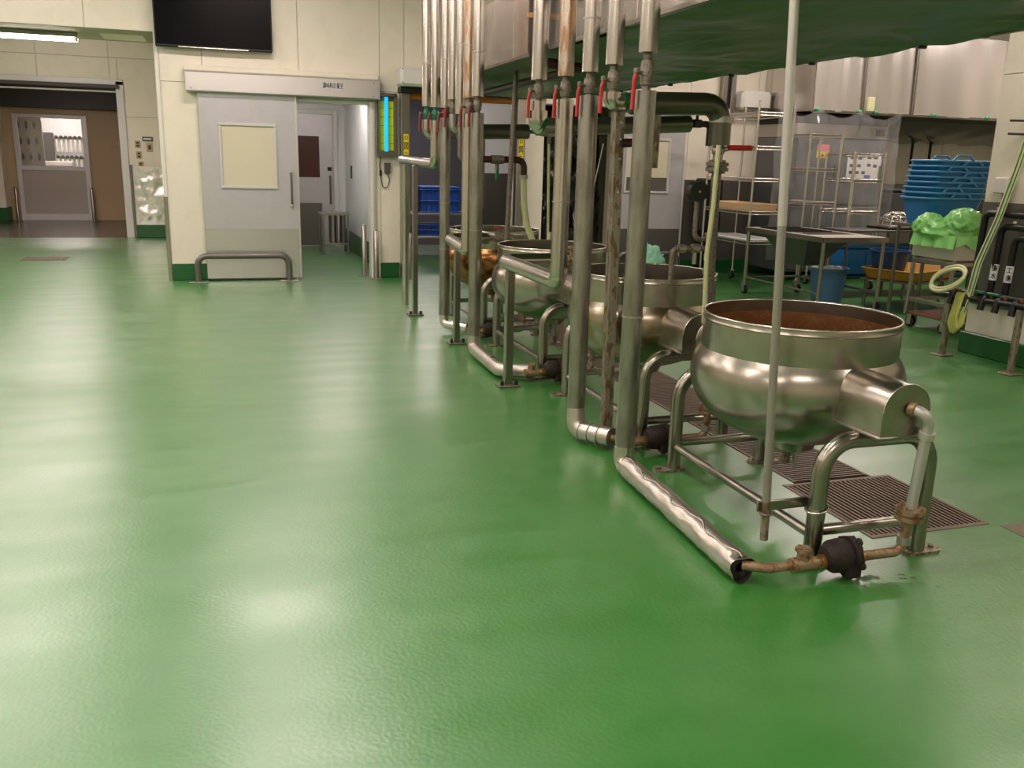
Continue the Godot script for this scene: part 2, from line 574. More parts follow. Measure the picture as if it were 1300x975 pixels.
# ------------------------------------------------------------------ set-up
func _ready() -> void:
	rng.seed = 7
	# camera: eye height 1.5 m, focal length 1123.6 px at 1300 x 975
	var cam = Camera3D.new()
	cam.name = "camera"
	var pitch = deg_to_rad(14.183)
	var roll = deg_to_rad(1.534)
	var yaw = deg_to_rad(18.119)
	var fw = Vector3(sin(yaw) * cos(pitch), -sin(pitch), -cos(yaw) * cos(pitch))
	var rt = Vector3(cos(yaw), 0, sin(yaw))
	var up = rt.cross(fw)
	cam.transform = Transform3D(Basis(rt * cos(roll) + up * sin(roll), up * cos(roll) - rt * sin(roll), -fw), Vector3(0, 1.5, 0))
	cam.fov = rad_to_deg(2.0 * atan(487.5 / 1123.6))
	cam.near = 0.05
	cam.far = 80.0
	add_child(cam)
	cam.current = true
	var env = Environment.new()
	env.background_mode = Environment.BG_COLOR
	env.background_color = Color(0.02, 0.02, 0.02)
	env.tonemap_mode = Environment.TONE_MAPPER_LINEAR
	env.tonemap_exposure = 1.08
	env.sdfgi_enabled = true
	env.ssao_enabled = true
	env.ssil_enabled = true
	var we = WorldEnvironment.new()
	we.name = "environment"
	we.environment = env
	add_child(we)
	materials()
	# ceiling battens: two rows left of the kettles, one over the right-hand aisle, one by the beam
	for z in [0.6, -2.8, -6.0, -9.3]:
		for x in [-4.8, -2.2, 0.4]:
			ceiling_lamp(Vector3(x, 3.8, z), LAMP_E, "twin-tube batten lamp on the white ceiling", "ceiling battens")
	for z in [-0.4, -4.4, -8.6]:
		ceiling_lamp(Vector3(4.9, 3.8, z), LAMP_E * 1.15, "twin-tube batten lamp on the ceiling over the right-hand aisle", "aisle battens")
	for x in [7.4, 10.0]:
		ceiling_lamp(Vector3(x, 3.8, -9.2), LAMP_E * 1.1, "twin-tube batten lamp on the ceiling before the canopy hood", "bay battens")
	ceiling_lamp(Vector3(-2.6, 3.8, -14.6), LAMP_E * 0.8, "added unseen batten lamp brightening the recess behind the cream beam", "")  # added out of view for more direct light in the recess
	ceiling_lamp(Vector3(-2.12, 2.8, -12.0), LAMP_E * 0.6, "lit fluorescent batten under the cream beam, next to the corner", "")
	ceiling_lamp(Vector3(-3.55, 2.8, -12.0), LAMP_E * 0.6, "lit fluorescent batten under the cream beam, away from the corner", "")
	ceiling_lamp(Vector3(1.35, 2.5, -13.2), LAMP_E * 0.28, "small added batten lamp, unseen, brightening the anteroom", "")  # unseen lamp put in to make the anteroom bright
	ceiling_lamp(Vector3(-3.3, 2.75, -22.9), LAMP_E * 1.1, "batten lamp in the bright room behind the glazed door", "")
	ceiling_lamp(Vector3(-2.9, 2.75, -18.2), LAMP_E * 0.35, "batten lamp on the vestibule ceiling", "")
	ceiling_lamp(Vector3(3.3, 2.9, -13.0), LAMP_E * 0.4, "added unseen batten lamp lighting the store partition, next to the roller shutter", "")  # unseen lamp, placed to light the store partition
	ceiling_lamp(Vector3(3.6, 2.9, -17.4), LAMP_E * 0.5, "added unseen batten lamp lighting the end wall of the store", "")  # extra unseen lamp, brightens the far end of the store
	shell()
	openings()
	kettles()
	pipes()
	kettle_hood()
	right_side()
	small_things()

const LAMP_E := 4.2

func ceiling_lamp(at: Vector3, e: float, label: String, group: String) -> void:
	var t = thing("batten_lamp", label, "lamp", at, group)
	var s = ns()
	extrude(s, PackedVector2Array([Vector2(-0.04, 0), Vector2(0.04, 0), Vector2(0.11, -0.055), Vector2(-0.11, -0.055)]), at + Vector3(-0.63, 0, 0), Vector3.BACK, Vector3.UP, Vector3(1.26, 0, 0))
	part(t, "housing", s, M.white_paint)
	for k in [-1, 1]:
		s = ns()
		cyl(s, at + Vector3(-0.59, -0.075, 0.06 * k), at + Vector3(0.59, -0.075, 0.06 * k), 0.016, 12)
		part(t, "tube", s, M.lamp_tube)
		s = ns()
		for e2 in [-1, 1]:
			box(s, at + Vector3(0.605 * e2, -0.07, 0.06 * k), Vector3(0.03, 0.06, 0.035), 0.005)
		part(t, "lamp_holder", s, M.white_paint)
	var l = AreaLight3D.new()
	l.name = "light"
	l.area_size = Vector2(1.18, 0.16)
	l.light_energy = e
	l.light_color = Color(1.0, 0.925, 0.905)
	l.area_range = 40.0
	l.area_attenuation = 2.0
	l.shadow_enabled = true
	l.position = Vector3(0, -0.1, 0)
	l.rotation_degrees.x = -90
	t.add_child(l)

# ------------------------------------------------------------------ the room
func cut(r: Rect2, holes: Array) -> Array:
	var out = [r]
	for h in holes:
		var nx = []
		for q in out:
			var i: Rect2 = q.intersection(h)
			if i.size.x <= 0.0 or i.size.y <= 0.0:
				nx.append(q)
				continue
			if i.position.x > q.position.x: nx.append(Rect2(q.position, Vector2(i.position.x - q.position.x, q.size.y)))
			if i.end.x < q.end.x: nx.append(Rect2(Vector2(i.end.x, q.position.y), Vector2(q.end.x - i.end.x, q.size.y)))
			if i.position.y > q.position.y: nx.append(Rect2(Vector2(i.position.x, q.position.y), Vector2(i.size.x, i.position.y - q.position.y)))
			if i.end.y < q.end.y: nx.append(Rect2(Vector2(i.position.x, i.end.y), Vector2(i.size.x, q.end.y - i.end.y)))
		out = nx
	return out

func panel_wall(parent: Node, us: Array, ys: Array, holes: Array, m: Material, f: Callable, t := 0.15) -> void:
	# f(u, y, depth) -> point; depth 0 is the face seen from the room
	var core = ns()
	for i in us.size() - 1:
		for jy in ys.size() - 1:
			for r in cut(Rect2(us[i], ys[jy], us[i + 1] - us[i], ys[jy + 1] - ys[jy]), holes):
				if r.size.x < 0.01 or r.size.y < 0.01: continue
				var g = 0.0025
				var a: Vector3 = f.call(r.position.x + g, r.position.y + (g if r.position.y > 0.01 else 0.0), 0.0)
				var c: Vector3 = f.call(r.end.x - g, r.end.y - g, t)
				var s = ns()
				bb(s, a, c, 0.003)
				part(parent, "panel", s, m)
				bb(core, f.call(r.position.x, r.position.y, 0.012), f.call(r.end.x, r.end.y, t - 0.005))
	part(parent, "core", core, M.joint)

func baseboard(side: String, a: Vector3, c: Vector3) -> void:
	var o = struct("baseboard_" + side, "green coved base strip along the wall foot", Vector3((a.x + c.x) / 2, 0, (a.z + c.z) / 2))
	B(o, "strip", M.base_green, a, c, 0.008)

func shell() -> void:
	# floor with a drain trench beside the kettles
	var o = struct("floor", "glossy wet green painted floor")
	var s = ns()
	for r in cut(Rect2(-7, -17.1, 19.0, 20.6), [Rect2(2.60, -8.35, 0.45, 4.90), Rect2(2.525, -3.45, 0.625, 0.645), Rect2(2.1, -17.1, 3.8, 5.8)]):
		bb(s, Vector3(r.position.x, -0.2, r.position.y), Vector3(r.end.x, 0, r.end.y))
	bb(s, Vector3(2.1, -0.2, -15.6), Vector3(5.9, 0, -11.3))
	part(o, "paint", s, M.floor_green)
	s = ns()
	bb(s, Vector3(2.5, -0.2, -8.4), Vector3(3.2, -0.12, -2.75))
	part(o, "trench_bed", s, M.trench)
	o = struct("floor_vestibule", "dark wet grey floor of the vestibule")
	s = ns()
	bb(s, Vector3(-5.2, -0.2, -24), Vector3(-1.2, -0.002, -17.1))
	bb(s, Vector3(2.1, -0.2, -20), Vector3(5.9, -0.001, -15.6))
	part(o, "slab", s, M.floor_grey)
	o = struct("ceiling", "white panelled ceiling")
	s = ns()
	bb(s, Vector3(-7, 3.8, -17.3), Vector3(12.2, 3.95, 3.7))
	part(o, "slab", s, M.ceiling_white)
	# back wall of cream panels
	o = struct("wall_back", "cream sandwich-panel wall with dark joints")
	panel_wall(o, [-0.63, -0.14, 0.94, 1.90, 2.95, 4.05, 5.1, 6.15, 7.2, 8.3, 9.4, 10.5, 12.0], [0.0, 2.27, 3.8],
		[Rect2(0.82, -0.1, 0.98, 2.25), Rect2(2.2, -0.1, 1.5, 2.42), Rect2(4.06, -0.1, 0.95, 2.35)], M.wall_cream,
		func(u, y, d): return Vector3(u, y, -11.3 - d))
	o = struct("wall_recess", "side wall of the left recess")
	panel_wall(o, [-17.1, -15.3, -13.4, -11.46], [0.0, 2.27, 3.8], [], M.wall_cream, func(u, y, d): return Vector3(-0.63 + d, y, u))
	o = struct("wall_far", "cream panel wall around the wide vestibule opening")
	panel_wall(o, [-7.0, -5.6, -4.1, -2.8, -1.7, -0.63], [0.0, 2.05, 3.0, 3.8], [Rect2(-4.5, -0.1, 2.92, 2.68)], M.wall_cream, func(u, y, d): return Vector3(u, y, -17.1 - d))
	o = struct("beam_cream", "deep cream beam over the recess")
	panel_wall(o, [-7.0, -5.2, -3.9, -2.36, -1.35, -0.63], [2.8, 3.8], [], M.wall_cream, func(u, y, d): return Vector3(u, y, -11.4 - d), 1.2)
	B(o, "access_hatch", M.wall_cream, Vector3(-1.25, 2.788, -12.35), Vector3(-0.78, 2.80, -11.75), 0.003)
	o = struct("trim_1", "pale corner strip with a steel guard below")
	B(o, "strip", M.white_paint, Vector3(-0.645, 0.98, -11.33), Vector3(-0.60, 3.8, -11.285))
	B(o, "steel_guard", M.steel_plain, Vector3(-0.65, 0.0, -11.34), Vector3(-0.605, 0.98, -11.28))
	baseboard("back_left", Vector3(-0.60, 0, -11.3), Vector3(-0.17, 0.2, -11.275))
	baseboard("back_column", Vector3(1.89, 0, -11.3), Vector3(2.13, 0.19, -11.275))
	baseboard("back_column_right", Vector3(3.78, 0, -11.3), Vector3(4.05, 0.19, -11.275))
	baseboard("back_right", Vector3(6.15, 0, -11.3), Vector3(12.0, 0.19, -11.275))
	baseboard("far", Vector3(-1.49, 0, -17.1), Vector3(-0.64, 0.22, -17.07))
	# outer walls, mostly behind the camera
	o = struct("wall_left", "cream panel wall on the left")
	panel_wall(o, [-17.1, -14, -11, -8, -5, -2, 1, 3.5], [0.0, 2.27, 3.8], [], M.wall_cream, func(u, y, d): return Vector3(-7.0 - d, y, u))
	o = struct("wall_front", "cream panel wall behind the viewer")
	panel_wall(o, [-7, -4, -1, 2, 4.2, 6.03], [0.0, 2.27, 3.8], [], M.wall_cream, func(u, y, d): return Vector3(u, y, 3.5 + d))
	# right-hand partition: cream above, steel lining below, green foot
	o = struct("wall_right", "cream partition with steel lining and green foot")
	panel_wall(o, [-5.97, -4.9, -3.8, -2.7, -1.6, -0.5, 1.5, 3.5], [0.0, 2.27, 3.8], [], M.wall_cream, func(u, y, d): return Vector3(6.05 + d, y, u), 0.28)
	for k in 5:
		B(o, "steel_lining", M.sheet_grey, Vector3(6.035, 0.42, -5.96 + 1.1 * k), Vector3(6.05, 1.27, -4.87 + 1.1 * k), 0.002)
	baseboard("right", Vector3(6.0, 0, -5.97), Vector3(6.05, 0.18, 3.5))
	o = struct("wall_wing", "walls of the equipment bay on the right")
	s = ns()
	bb(s, Vector3(12.0, 0, -11.45), Vector3(12.15, 3.8, -5.5))
	bb(s, Vector3(6.33, 0, -5.69), Vector3(12.15, 3.8, -5.54))
	part(o, "slab", s, M.wall_cream)
	o = struct("trim_2", "dark steel wainscot along the back wall")
	for k in 6:
		B(o, "steel_sheet", M.sheet_grey, Vector3(6.14 + k * 0.98, 0.19, -11.3), Vector3(7.115 + k * 0.98, 1.3, -11.288), 0.002)

	# vestibule beyond the wide opening, and the bright room behind its door
	o = struct("wall_vestibule", "tan walls of the vestibule")
	s = ns()
	for r in cut(Rect2(-5.2, 0, 4.0, 2.9), [Rect2(-4.04, -0.1, 1.40, 2.27)]):
		bb(s, Vector3(r.position.x, r.position.y, -21.45), Vector3(r.end.x, r.end.y, -21.3))
	bb(s, Vector3(-1.3, 0, -24), Vector3(-1.2, 2.9, -17.25))
	bb(s, Vector3(-5.2, 0, -24), Vector3(-5.1, 2.9, -17.25))
	part(o, "tan_panels", s, M.wall_tan)
	B(o, "lintel", M.frame_dark, Vector3(-5.1, 2.30, -21.3), Vector3(-1.3, 2.75, -21.1))
	B(o, "pilaster", M.wall_cream, Vector3(-4.75, 0.28, -21.3), Vector3(-4.24, 2.3, -20.9))
	B(o, "pilaster_base", M.base_green, Vector3(-4.78, 0, -21.3), Vector3(-4.22, 0.28, -20.87))
	o = struct("ceiling_vestibule", "dark vestibule ceiling")
	s = ns()
	bb(s, Vector3(-5.2, 2.75, -24.1), Vector3(-1.2, 2.9, -17.25))
	part(o, "slab", s, M.wall_tan)
	o = struct("wall_lit_room", "white wall of the bright room")
	s = ns()
	bb(s, Vector3(-5.2, 0, -24.1), Vector3(-1.2, 2.9, -23.95))
	part(o, "slab", s, M.wall_white)

	# anteroom behind the sliding door
	o = struct("wall_anteroom", "white walls of the anteroom")
	s = ns()
	bb(s, Vector3(2.0, 0, -15.5), Vector3(2.1, 2.6, -11.45))
	bb(s, Vector3(0.62, 0, -15.5), Vector3(0.72, 2.6, -11.45))
	bb(s, Vector3(0.62, 0, -15.6), Vector3(2.1, 2.6, -15.45))
	part(o, "panels", s, M.wall_white)
	B(o, "cove_strip", M.white_paint, Vector3(1.96, 2.30, -15.45), Vector3(2.0, 2.33, -11.45))
	B(o, "cove_strip", M.white_paint, Vector3(0.72, 2.30, -15.45), Vector3(2.0, 2.33, -15.42))
	o = struct("ceiling_anteroom", "white anteroom ceiling")
	s = ns()
	bb(s, Vector3(0.62, 2.5, -15.6), Vector3(2.1, 2.6, -11.45))
	part(o, "slab", s, M.ceiling_white)
	baseboard("anteroom", Vector3(1.975, 0, -15.45), Vector3(2.0, 0.3, -11.45))

	# store behind the roller shutter
	o = struct("wall_store", "grey walls of the store behind the shutter")
	s = ns()
	bb(s, Vector3(2.1, 0, -20.1), Vector3(6.0, 3.0, -19.9))
	bb(s, Vector3(5.9, 0, -20), Vector3(6.0, 3.0, -11.45))
	bb(s, Vector3(2.1, 0, -20), Vector3(2.12, 3.0, -15.45))
	bb(s, Vector3(2.1, 0, -15.45), Vector3(2.13, 3.0, -11.45))
	part(o, "slabs", s, M.wall_grey)
	o = struct("ceiling_store", "grey store ceiling")
	s = ns()
	bb(s, Vector3(2.1, 2.9, -20.1), Vector3(6.0, 3.0, -11.45))
	part(o, "slab", s, M.ceiling_white)
	o = struct("wall_partition", "store partition with a white upper panel and steel lower panel")
	B(o, "upper_panel", M.wall_white, Vector3(4.02, 1.28, -14.6), Vector3(5.2, 2.9, -14.5))
	B(o, "lower_panel", M.sheet_grey, Vector3(3.9, 0, -14.6), Vector3(5.2, 1.28, -14.48))
	# dark closet
	o = struct("wall_closet", "cream walls of the closet")
	s = ns()
	bb(s, Vector3(4.0, 0, -12.6), Vector3(5.6, 2.9, -12.5))
	bb(s, Vector3(5.5, 0, -12.5), Vector3(5.6, 2.9, -11.45))
	bb(s, Vector3(4.0, 0, -12.5), Vector3(4.05, 2.9, -11.45))
	part(o, "panels", s, M.wall_cream)

# ------------------------------------------------------------------ doors, signs and fittings on the back wall
# characters as pen strokes on a 10 x 10 field, y down: [x0, y0, x1, y1]
const GLYPHS := {
	"cho": [[1, 1, 3.5, 1], [0.5, 2.6, 4, 2.6], [1, 4, 3.5, 4], [1, 5.4, 3.5, 5.4], [1, 7, 3.5, 7], [1, 9.3, 3.5, 9.3], [1, 7, 1, 9.3], [3.5, 7, 3.5, 9.3], [5, 1, 9.3, 1], [5, 1, 4.8, 9.5], [9.3, 1, 9.3, 9.5], [6, 3, 8.5, 3], [7.2, 1.8, 7.2, 4.6], [6, 4.6, 8.5, 4.6], [6, 6, 8.4, 6], [6, 8.2, 8.4, 8.2], [6, 6, 6, 8.2], [8.4, 6, 8.4, 8.2]],
	"mi": [[0.8, 3, 3.2, 3], [0.8, 7, 3.2, 7], [0.8, 3, 0.8, 7], [3.2, 3, 3.2, 7], [4.6, 2.4, 9, 2.4], [4, 5, 9.6, 5], [6.8, 0.6, 6.8, 9.6], [6.6, 5.2, 4, 8.8], [7, 5.2, 9.6, 8.6]],
	"ryo": [[2.6, 0.6, 2.6, 9.6], [0.4, 4.4, 4.8, 4.4], [1, 1.6, 1.6, 3.2], [4.2, 1.6, 3.6, 3.2], [2.4, 4.8, 0.5, 8], [2.8, 4.8, 4.8, 7.4], [5.6, 1.8, 6.8, 3], [5.4, 4, 6.6, 5.2], [5, 7.2, 9.8, 6.4], [8.2, 0.6, 8.2, 9.6]],
	"kei": [[1, 1, 3.8, 1], [0.5, 2.8, 4.4, 2.8], [1, 4.2, 3.8, 4.2], [1, 5.6, 3.8, 5.6], [1, 7.2, 3.8, 7.2], [1, 9.4, 3.8, 9.4], [1, 7.2, 1, 9.4], [3.8, 7.2, 3.8, 9.4], [5, 4, 9.8, 4], [7.4, 0.8, 7.4, 9.6]],
	"ryou": [[2.4, 0.8, 7.6, 0.8], [2.4, 2, 7.6, 2], [2.4, 3.2, 7.6, 3.2], [2.4, 0.8, 2.4, 3.2], [7.6, 0.8, 7.6, 3.2], [0.6, 4.2, 9.4, 4.2], [2, 5.2, 8, 5.2], [2, 6.2, 8, 6.2], [2, 7.2, 8, 7.2], [2, 5.2, 2, 7.2], [8, 5.2, 8, 7.2], [5, 5.2, 5, 9.4], [1.8, 8.3, 8.2, 8.3], [0.6, 9.5, 9.4, 9.5]],
	"shitsu": [[5, 0.3, 5, 1.6], [0.8, 1.6, 9.2, 1.6], [0.8, 1.6, 0.8, 3], [9.2, 1.6, 9.2, 3], [2, 3.4, 8, 3.4], [4.6, 3.4, 3, 5.2], [3, 5.2, 7.4, 5], [6.6, 4.2, 7.8, 5.6], [5, 5.4, 5, 9.4], [2, 7.2, 8, 7.2], [0.6, 9.5, 9.4, 9.5]],
	"sui": [[5, 0.6, 5, 9.4], [5, 9.4, 4, 8.8], [1, 3, 4, 3], [4, 3, 1, 8], [5.4, 4.6, 9.4, 8.8], [8.6, 2.4, 5.4, 4.6]],
	"yu": [[0.8, 1.4, 2, 2.6], [0.6, 4.2, 1.8, 5.2], [0.6, 9, 2.2, 6.4], [4, 0.8, 8.4, 0.8], [4, 2.2, 8.4, 2.2], [4, 3.6, 8.4, 3.6], [4, 0.8, 4, 3.6], [8.4, 0.8, 8.4, 3.6], [3, 4.8, 9.4, 4.8], [4.2, 5.8, 9.2, 5.8], [9.2, 5.8, 8.4, 9.4], [5.6, 5.8, 3.4, 9.2], [7.4, 5.8, 5.4, 9.2]],
	"ko": [[1.2, 1.6, 8.8, 1.6], [5, 1.6, 5, 8.4], [0.6, 8.4, 9.4, 8.4]],
}

func glyphs(s: SurfaceTool, names: Array, o: Vector3, ux: Vector3, uy: Vector3, size: float, step: Vector3, pen := 0.09) -> void:
	# thin raised print, o is the top-left corner of the first character
	var nz = ux.cross(uy).normalized()
	for i in names.size():
		var c = o + step * i
		for q in GLYPHS[names[i]]:
			var a = c + ux * (q[0] * size / 10) - uy * (q[1] * size / 10)
			var b = c + ux * (q[2] * size / 10) - uy * (q[3] * size / 10)
			var d = (b - a).normalized()
			var side = nz.cross(d)
			box(s, (a + b) * 0.5, Vector3((b - a).length() + pen * size * 0.6, pen * size, 0.0012), 0.0, Basis(d, side, nz))

func stadium_rail(p: Node, n: String, m: Material, x0: float, x1: float, z: float, h: float, r: float) -> void:
	T(p, n, m, [Vector3(x0, 0, z), Vector3(x0, h, z), Vector3(x1, h, z), Vector3(x1, 0, z)], r, 16, 0.11)

func floor_rail(label: String, x0: float, x1: float, z: float) -> void:
	var t = thing("guard_rail", label, "guard rail", Vector3((x0 + x1) / 2, 0, z))
	stadium_rail(t, "hoop", M.sheet_grey, x0, x1, z, 0.31, 0.036)
	for x in [x0, x1]:
		B(t, "foot_plate", M.zinc, Vector3(x - 0.11, 0, z - 0.06), Vector3(x + 0.11, 0.012, z + 0.06))

func bollard(label: String, at: Vector3, h: float, group := "") -> void:
	var t = thing("bollard", label, "bollard", at, group)
	var s = ns()
	lathe(s, [Vector2(0.033, 0), Vector2(0.033, h - 0.02), Vector2(0.02, h - 0.004), Vector2(0, h)], at, 16)
	part(t, "tube", s, M.steel_plain)
	B(t, "foot_plate", M.zinc, at + Vector3(-0.07, 0, -0.06), at + Vector3(0.07, 0.01, 0.06))

func openings() -> void:
	var s: SurfaceTool
	var Z = -11.3
	# ---- big sliding door with its rail cover
	var o = struct("door_1", "silver sliding door pushed half open under a wide rail cover", Vector3(0.33, 0, Z))
	B(o, "leaf", M.door_metal, Vector3(-0.21, 0.02, Z + 0.03), Vector3(0.89, 2.17, Z + 0.085), 0.006)
	B(o, "edge_profile", M.alu, Vector3(0.875, 0.02, Z + 0.025), Vector3(0.90, 2.17, Z + 0.092))
	B(o, "pane", M.pane_cream, Vector3(0.01, 1.10, Z + 0.084), Vector3(0.64, 1.83, Z + 0.088), 0.001)
	for q in [[0.0, 1.805, 0.65, 1.84], [0.0, 1.09, 0.65, 1.125], [0.0, 1.125, 0.03, 1.805], [0.62, 1.125, 0.65, 1.805]]:
		B(o, "window_frame", M.alu_paint, Vector3(q[0], q[1], Z + 0.08), Vector3(q[2], q[3], Z + 0.105), 0.006)
	B(o, "kick_plate", M.kick_steel, Vector3(-0.205, 0.03, Z + 0.083), Vector3(0.87, 0.625, Z + 0.089), 0.001)
	var hd = T(o, "handle", M.steel_dull, [Vector3(0.805, 0.92, Z + 0.09), Vector3(0.805, 0.92, Z + 0.14), Vector3(0.805, 1.27, Z + 0.14), Vector3(0.805, 1.27, Z + 0.09)], 0.014, 10, 0.02)
	s = ns()
	for y in [0.90, 1.29]: ball(s, Vector3(0.805, y, Z + 0.10), 0.022)
	part(hd, "mount", s, M.chrome)
	var hc = B(o, "rail_cover", M.alu, Vector3(-0.33, 2.165, Z + 0.0), Vector3(1.86, 2.385, Z + 0.17), 0.012)
	B(hc, "top_cap", M.wall_cream, Vector3(-0.335, 2.385, Z), Vector3(1.865, 2.45, Z + 0.15), 0.012)
	B(hc, "end_cap", M.alu_paint, Vector3(1.86, 2.165, Z), Vector3(1.872, 2.385, Z + 0.17), 0.002)
	B(hc, "name_strip", M.alu_paint, Vector3(1.18, 2.25, Z + 0.168), Vector3(1.46, 2.345, Z + 0.172), 0.001)
	s = ns()
	glyphs(s, ["cho", "mi", "ryo", "kei", "ryou", "shitsu"], Vector3(1.20, 2.333, Z + 0.1725), Vector3.RIGHT, Vector3.UP * 1.75, 0.037, Vector3(0.040, 0, 0), 0.13)
	part(hc, "lettering", s, M.ink)
	s = ns()
	for q in [Vector3(1.8, 2.2, Z + 0.17), Vector3(1.8, 2.35, Z + 0.17), Vector3(-0.27, 2.2, Z + 0.17)]: ball(s, q, 0.007)
	part(hc, "screw", s, M.steel_dull)
	# jambs of the doorway
	o = struct("trim_3", "white steel frame of the sliding doorway", Vector3(1.8, 0, Z))
	B(o, "jamb", M.white_paint, Vector3(1.77, 0, Z - 0.17), Vector3(1.81, 2.15, Z + 0.03))
	B(o, "jamb_edge", M.alu, Vector3(1.81, 0, Z - 0.02), Vector3(1.835, 2.17, Z + 0.045))
	B(o, "head", M.white_paint, Vector3(0.82, 2.11, Z - 0.17), Vector3(1.8, 2.15, Z + 0.01))
	floor_rail("low hooped grey guard rail before the silver sliding door", -0.31, 0.74, Z + 0.21)
	bollard("slim steel bollard at the doorway jamb, inside the white frame", Vector3(1.70, 0, Z - 0.12), 0.66)
	bollard("slim steel bollard before the column under the insect lamp", Vector3(1.81, 0, Z + 0.14), 0.62)
	bollard("slim steel bollard beside the roller shutter post", Vector3(2.22, 0, Z + 0.17), 0.58)

	# ---- inner door in the anteroom
	Z = -15.45
	o = struct("door_2", "grey inner door with a brown window", Vector3(1.4, 0, Z))
	B(o, "leaf", M.door_metal, Vector3(0.92, 0.0, Z), Vector3(1.80, 2.15, Z + 0.05), 0.005)
	B(o, "pane", M.brown_glass, Vector3(1.02, 1.14, Z + 0.048), Vector3(1.575, 1.80, Z + 0.056), 0.002)
	B(o, "kick_plate", M.sheet_grey, Vector3(0.93, 0.02, Z + 0.048), Vector3(1.6, 0.72, Z + 0.053), 0.001)
	for q in [[0.86, 0.0, 0.92, 2.22], [1.80, 0.0, 1.87, 2.22], [0.92, 2.15, 1.80, 2.22]]:
		B(o, "frame", M.white_paint, Vector3(q[0], q[1], Z), Vector3(q[2], q[3], Z + 0.08))
	T(o, "handle", M.steel_dull, [Vector3(1.74, 0.72, Z + 0.05), Vector3(1.74, 0.72, Z + 0.10), Vector3(1.74, 1.16, Z + 0.10), Vector3(1.74, 1.16, Z + 0.05)], 0.016, 8, 0.02)
	B(o, "lock", M.black, Vector3(1.70, 1.25, Z + 0.05), Vector3(1.77, 1.31, Z + 0.07))
	s = ns()
	glyphs(s, ["cho", "mi", "ryo", "ko", "shitsu"], Vector3(1.08, 2.36, Z + 0.002), Vector3.RIGHT, Vector3.UP, 0.06, Vector3(0.062, 0, 0), 0.11)
	part(o, "lettering", s, M.ink)
	B(struct("trim_4", "small grey switch plate on the anteroom wall", Vector3(1.99, 1.1, -14.6)), "plate", M.grey_box, Vector3(1.985, 1.15, -14.7), Vector3(2.0, 1.35, -14.58))
	# stainless stand
	var t = thing("steel_stand", "small four-legged steel stand in the white anteroom", "stand", Vector3(1.66, 0, -14.35))
	for x in [1.47, 1.86]:
		for z in [-14.55, -14.15]:
			T(t, "leg", M.steel_plain, [Vector3(x, 0, z), Vector3(x, 0.60, z)], 0.018, 10)
	B(t, "top", M.steel_plain, Vector3(1.44, 0.60, -14.58), Vector3(1.89, 0.63, -14.12))
	B(t, "shelf", M.steel_plain, Vector3(1.46, 0.14, -14.56), Vector3(1.87, 0.165, -14.14))
	t = thing("stacked_boards", "dark boards standing on edge inside the steel stand", "boards", Vector3(1.72, 0.165, -14.35))
	for k in 3:
		B(t, "board", M.steel_dull, Vector3(1.60 + k * 0.085, 0.166, -14.5), Vector3(1.625 + k * 0.085, 0.585, -14.2))

	# ---- insect lamp on the narrow column
	Z = -11.3
	t = thing("insect_lamp", "wall insect trap with a glowing cyan tube over yellow sticky sheet", "insect trap", Vector3(1.975, 1.52, Z))
	B(t, "back", M.steel_dull, Vector3(1.868, 1.52, Z), Vector3(2.09, 2.24, Z + 0.012))
	for q in [[1.862, 1.52, 1.882, 2.24], [2.065, 1.52, 2.095, 2.24]]:
		B(t, "side", M.steel_dull, Vector3(q[0], q[1], Z), Vector3(q[2], q[3], Z + 0.09))
	B(t, "tray", M.steel_dull, Vector3(1.862, 1.50, Z), Vector3(2.095, 1.565, Z + 0.10))
	B(t, "cap", M.steel_dull, Vector3(1.862, 2.21, Z), Vector3(2.095, 2.25, Z + 0.09))
	var sh = B(t, "sticky_sheet", M.sticky_yellow, Vector3(1.884, 1.575, Z + 0.012), Vector3(2.063, 2.16, Z + 0.016), 0.0)
	s = ns()
	for k in 5: box(s, Vector3(1.973, 1.66 + k * 0.105, Z + 0.0165), Vector3(0.176, 0.005, 0.0012))
	part(sh, "printed_line", s, M.ink_olive)
	T(t, "tube", M.cyan_tube, [Vector3(1.966, 1.565, Z + 0.065), Vector3(1.966, 2.205, Z + 0.065)], 0.024, 14)
	var l = OmniLight3D.new()
	l.name = "light"
	l.light_color = Color(0.1, 0.8, 1.0)
	l.light_energy = 0.003
	l.light_size = 0.05
	l.omni_range = 30.0
	l.omni_attenuation = 2.0
	l.shadow_enabled = true
	l.position = Vector3(1.966, 1.89, Z + 0.16) - t.position
	t.add_child(l)
	t = thing("wall_socket", "small grey socket box with a looped cord under the insect trap", "socket", Vector3(1.98, 1.33, Z))
	B(t, "box", M.grey_box, Vector3(1.945, 1.30, Z), Vector3(2.015, 1.43, Z + 0.05))
	B(t, "plug", M.black, Vector3(1.885, 1.27, Z), Vector3(1.91, 1.34, Z + 0.03))
	T(t, "cord", M.black, [Vector3(1.9, 1.52, Z + 0.02), Vector3(1.885, 1.40, Z + 0.02), Vector3(1.90, 1.26, Z + 0.02), Vector3(1.92, 1.13, Z + 0.02), Vector3(1.98, 1.12, Z + 0.02), Vector3(2.01, 1.22, Z + 0.02), Vector3(1.985, 1.30, Z + 0.02)], 0.006, 6, 0.05)

	# ---- roller shutter
	t = thing("roller_shutter", "open roller shutter with steel posts and a yellow bottom bar", "shutter", Vector3(2.95, 0, Z))
	for x in [2.14, 3.64]:
		B(t, "post", M.steel_plain, Vector3(x, 0, Z), Vector3(x + 0.11, 2.26, Z + 0.12), 0.006)
	B(t, "head_cover", M.black, Vector3(2.12, 2.26, Z), Vector3(3.78, 2.33, Z + 0.20))
	B(t, "yellow_bar", M.amber, Vector3(2.25, 2.19, Z + 0.02), Vector3(3.64, 2.27, Z + 0.08), 0.01)
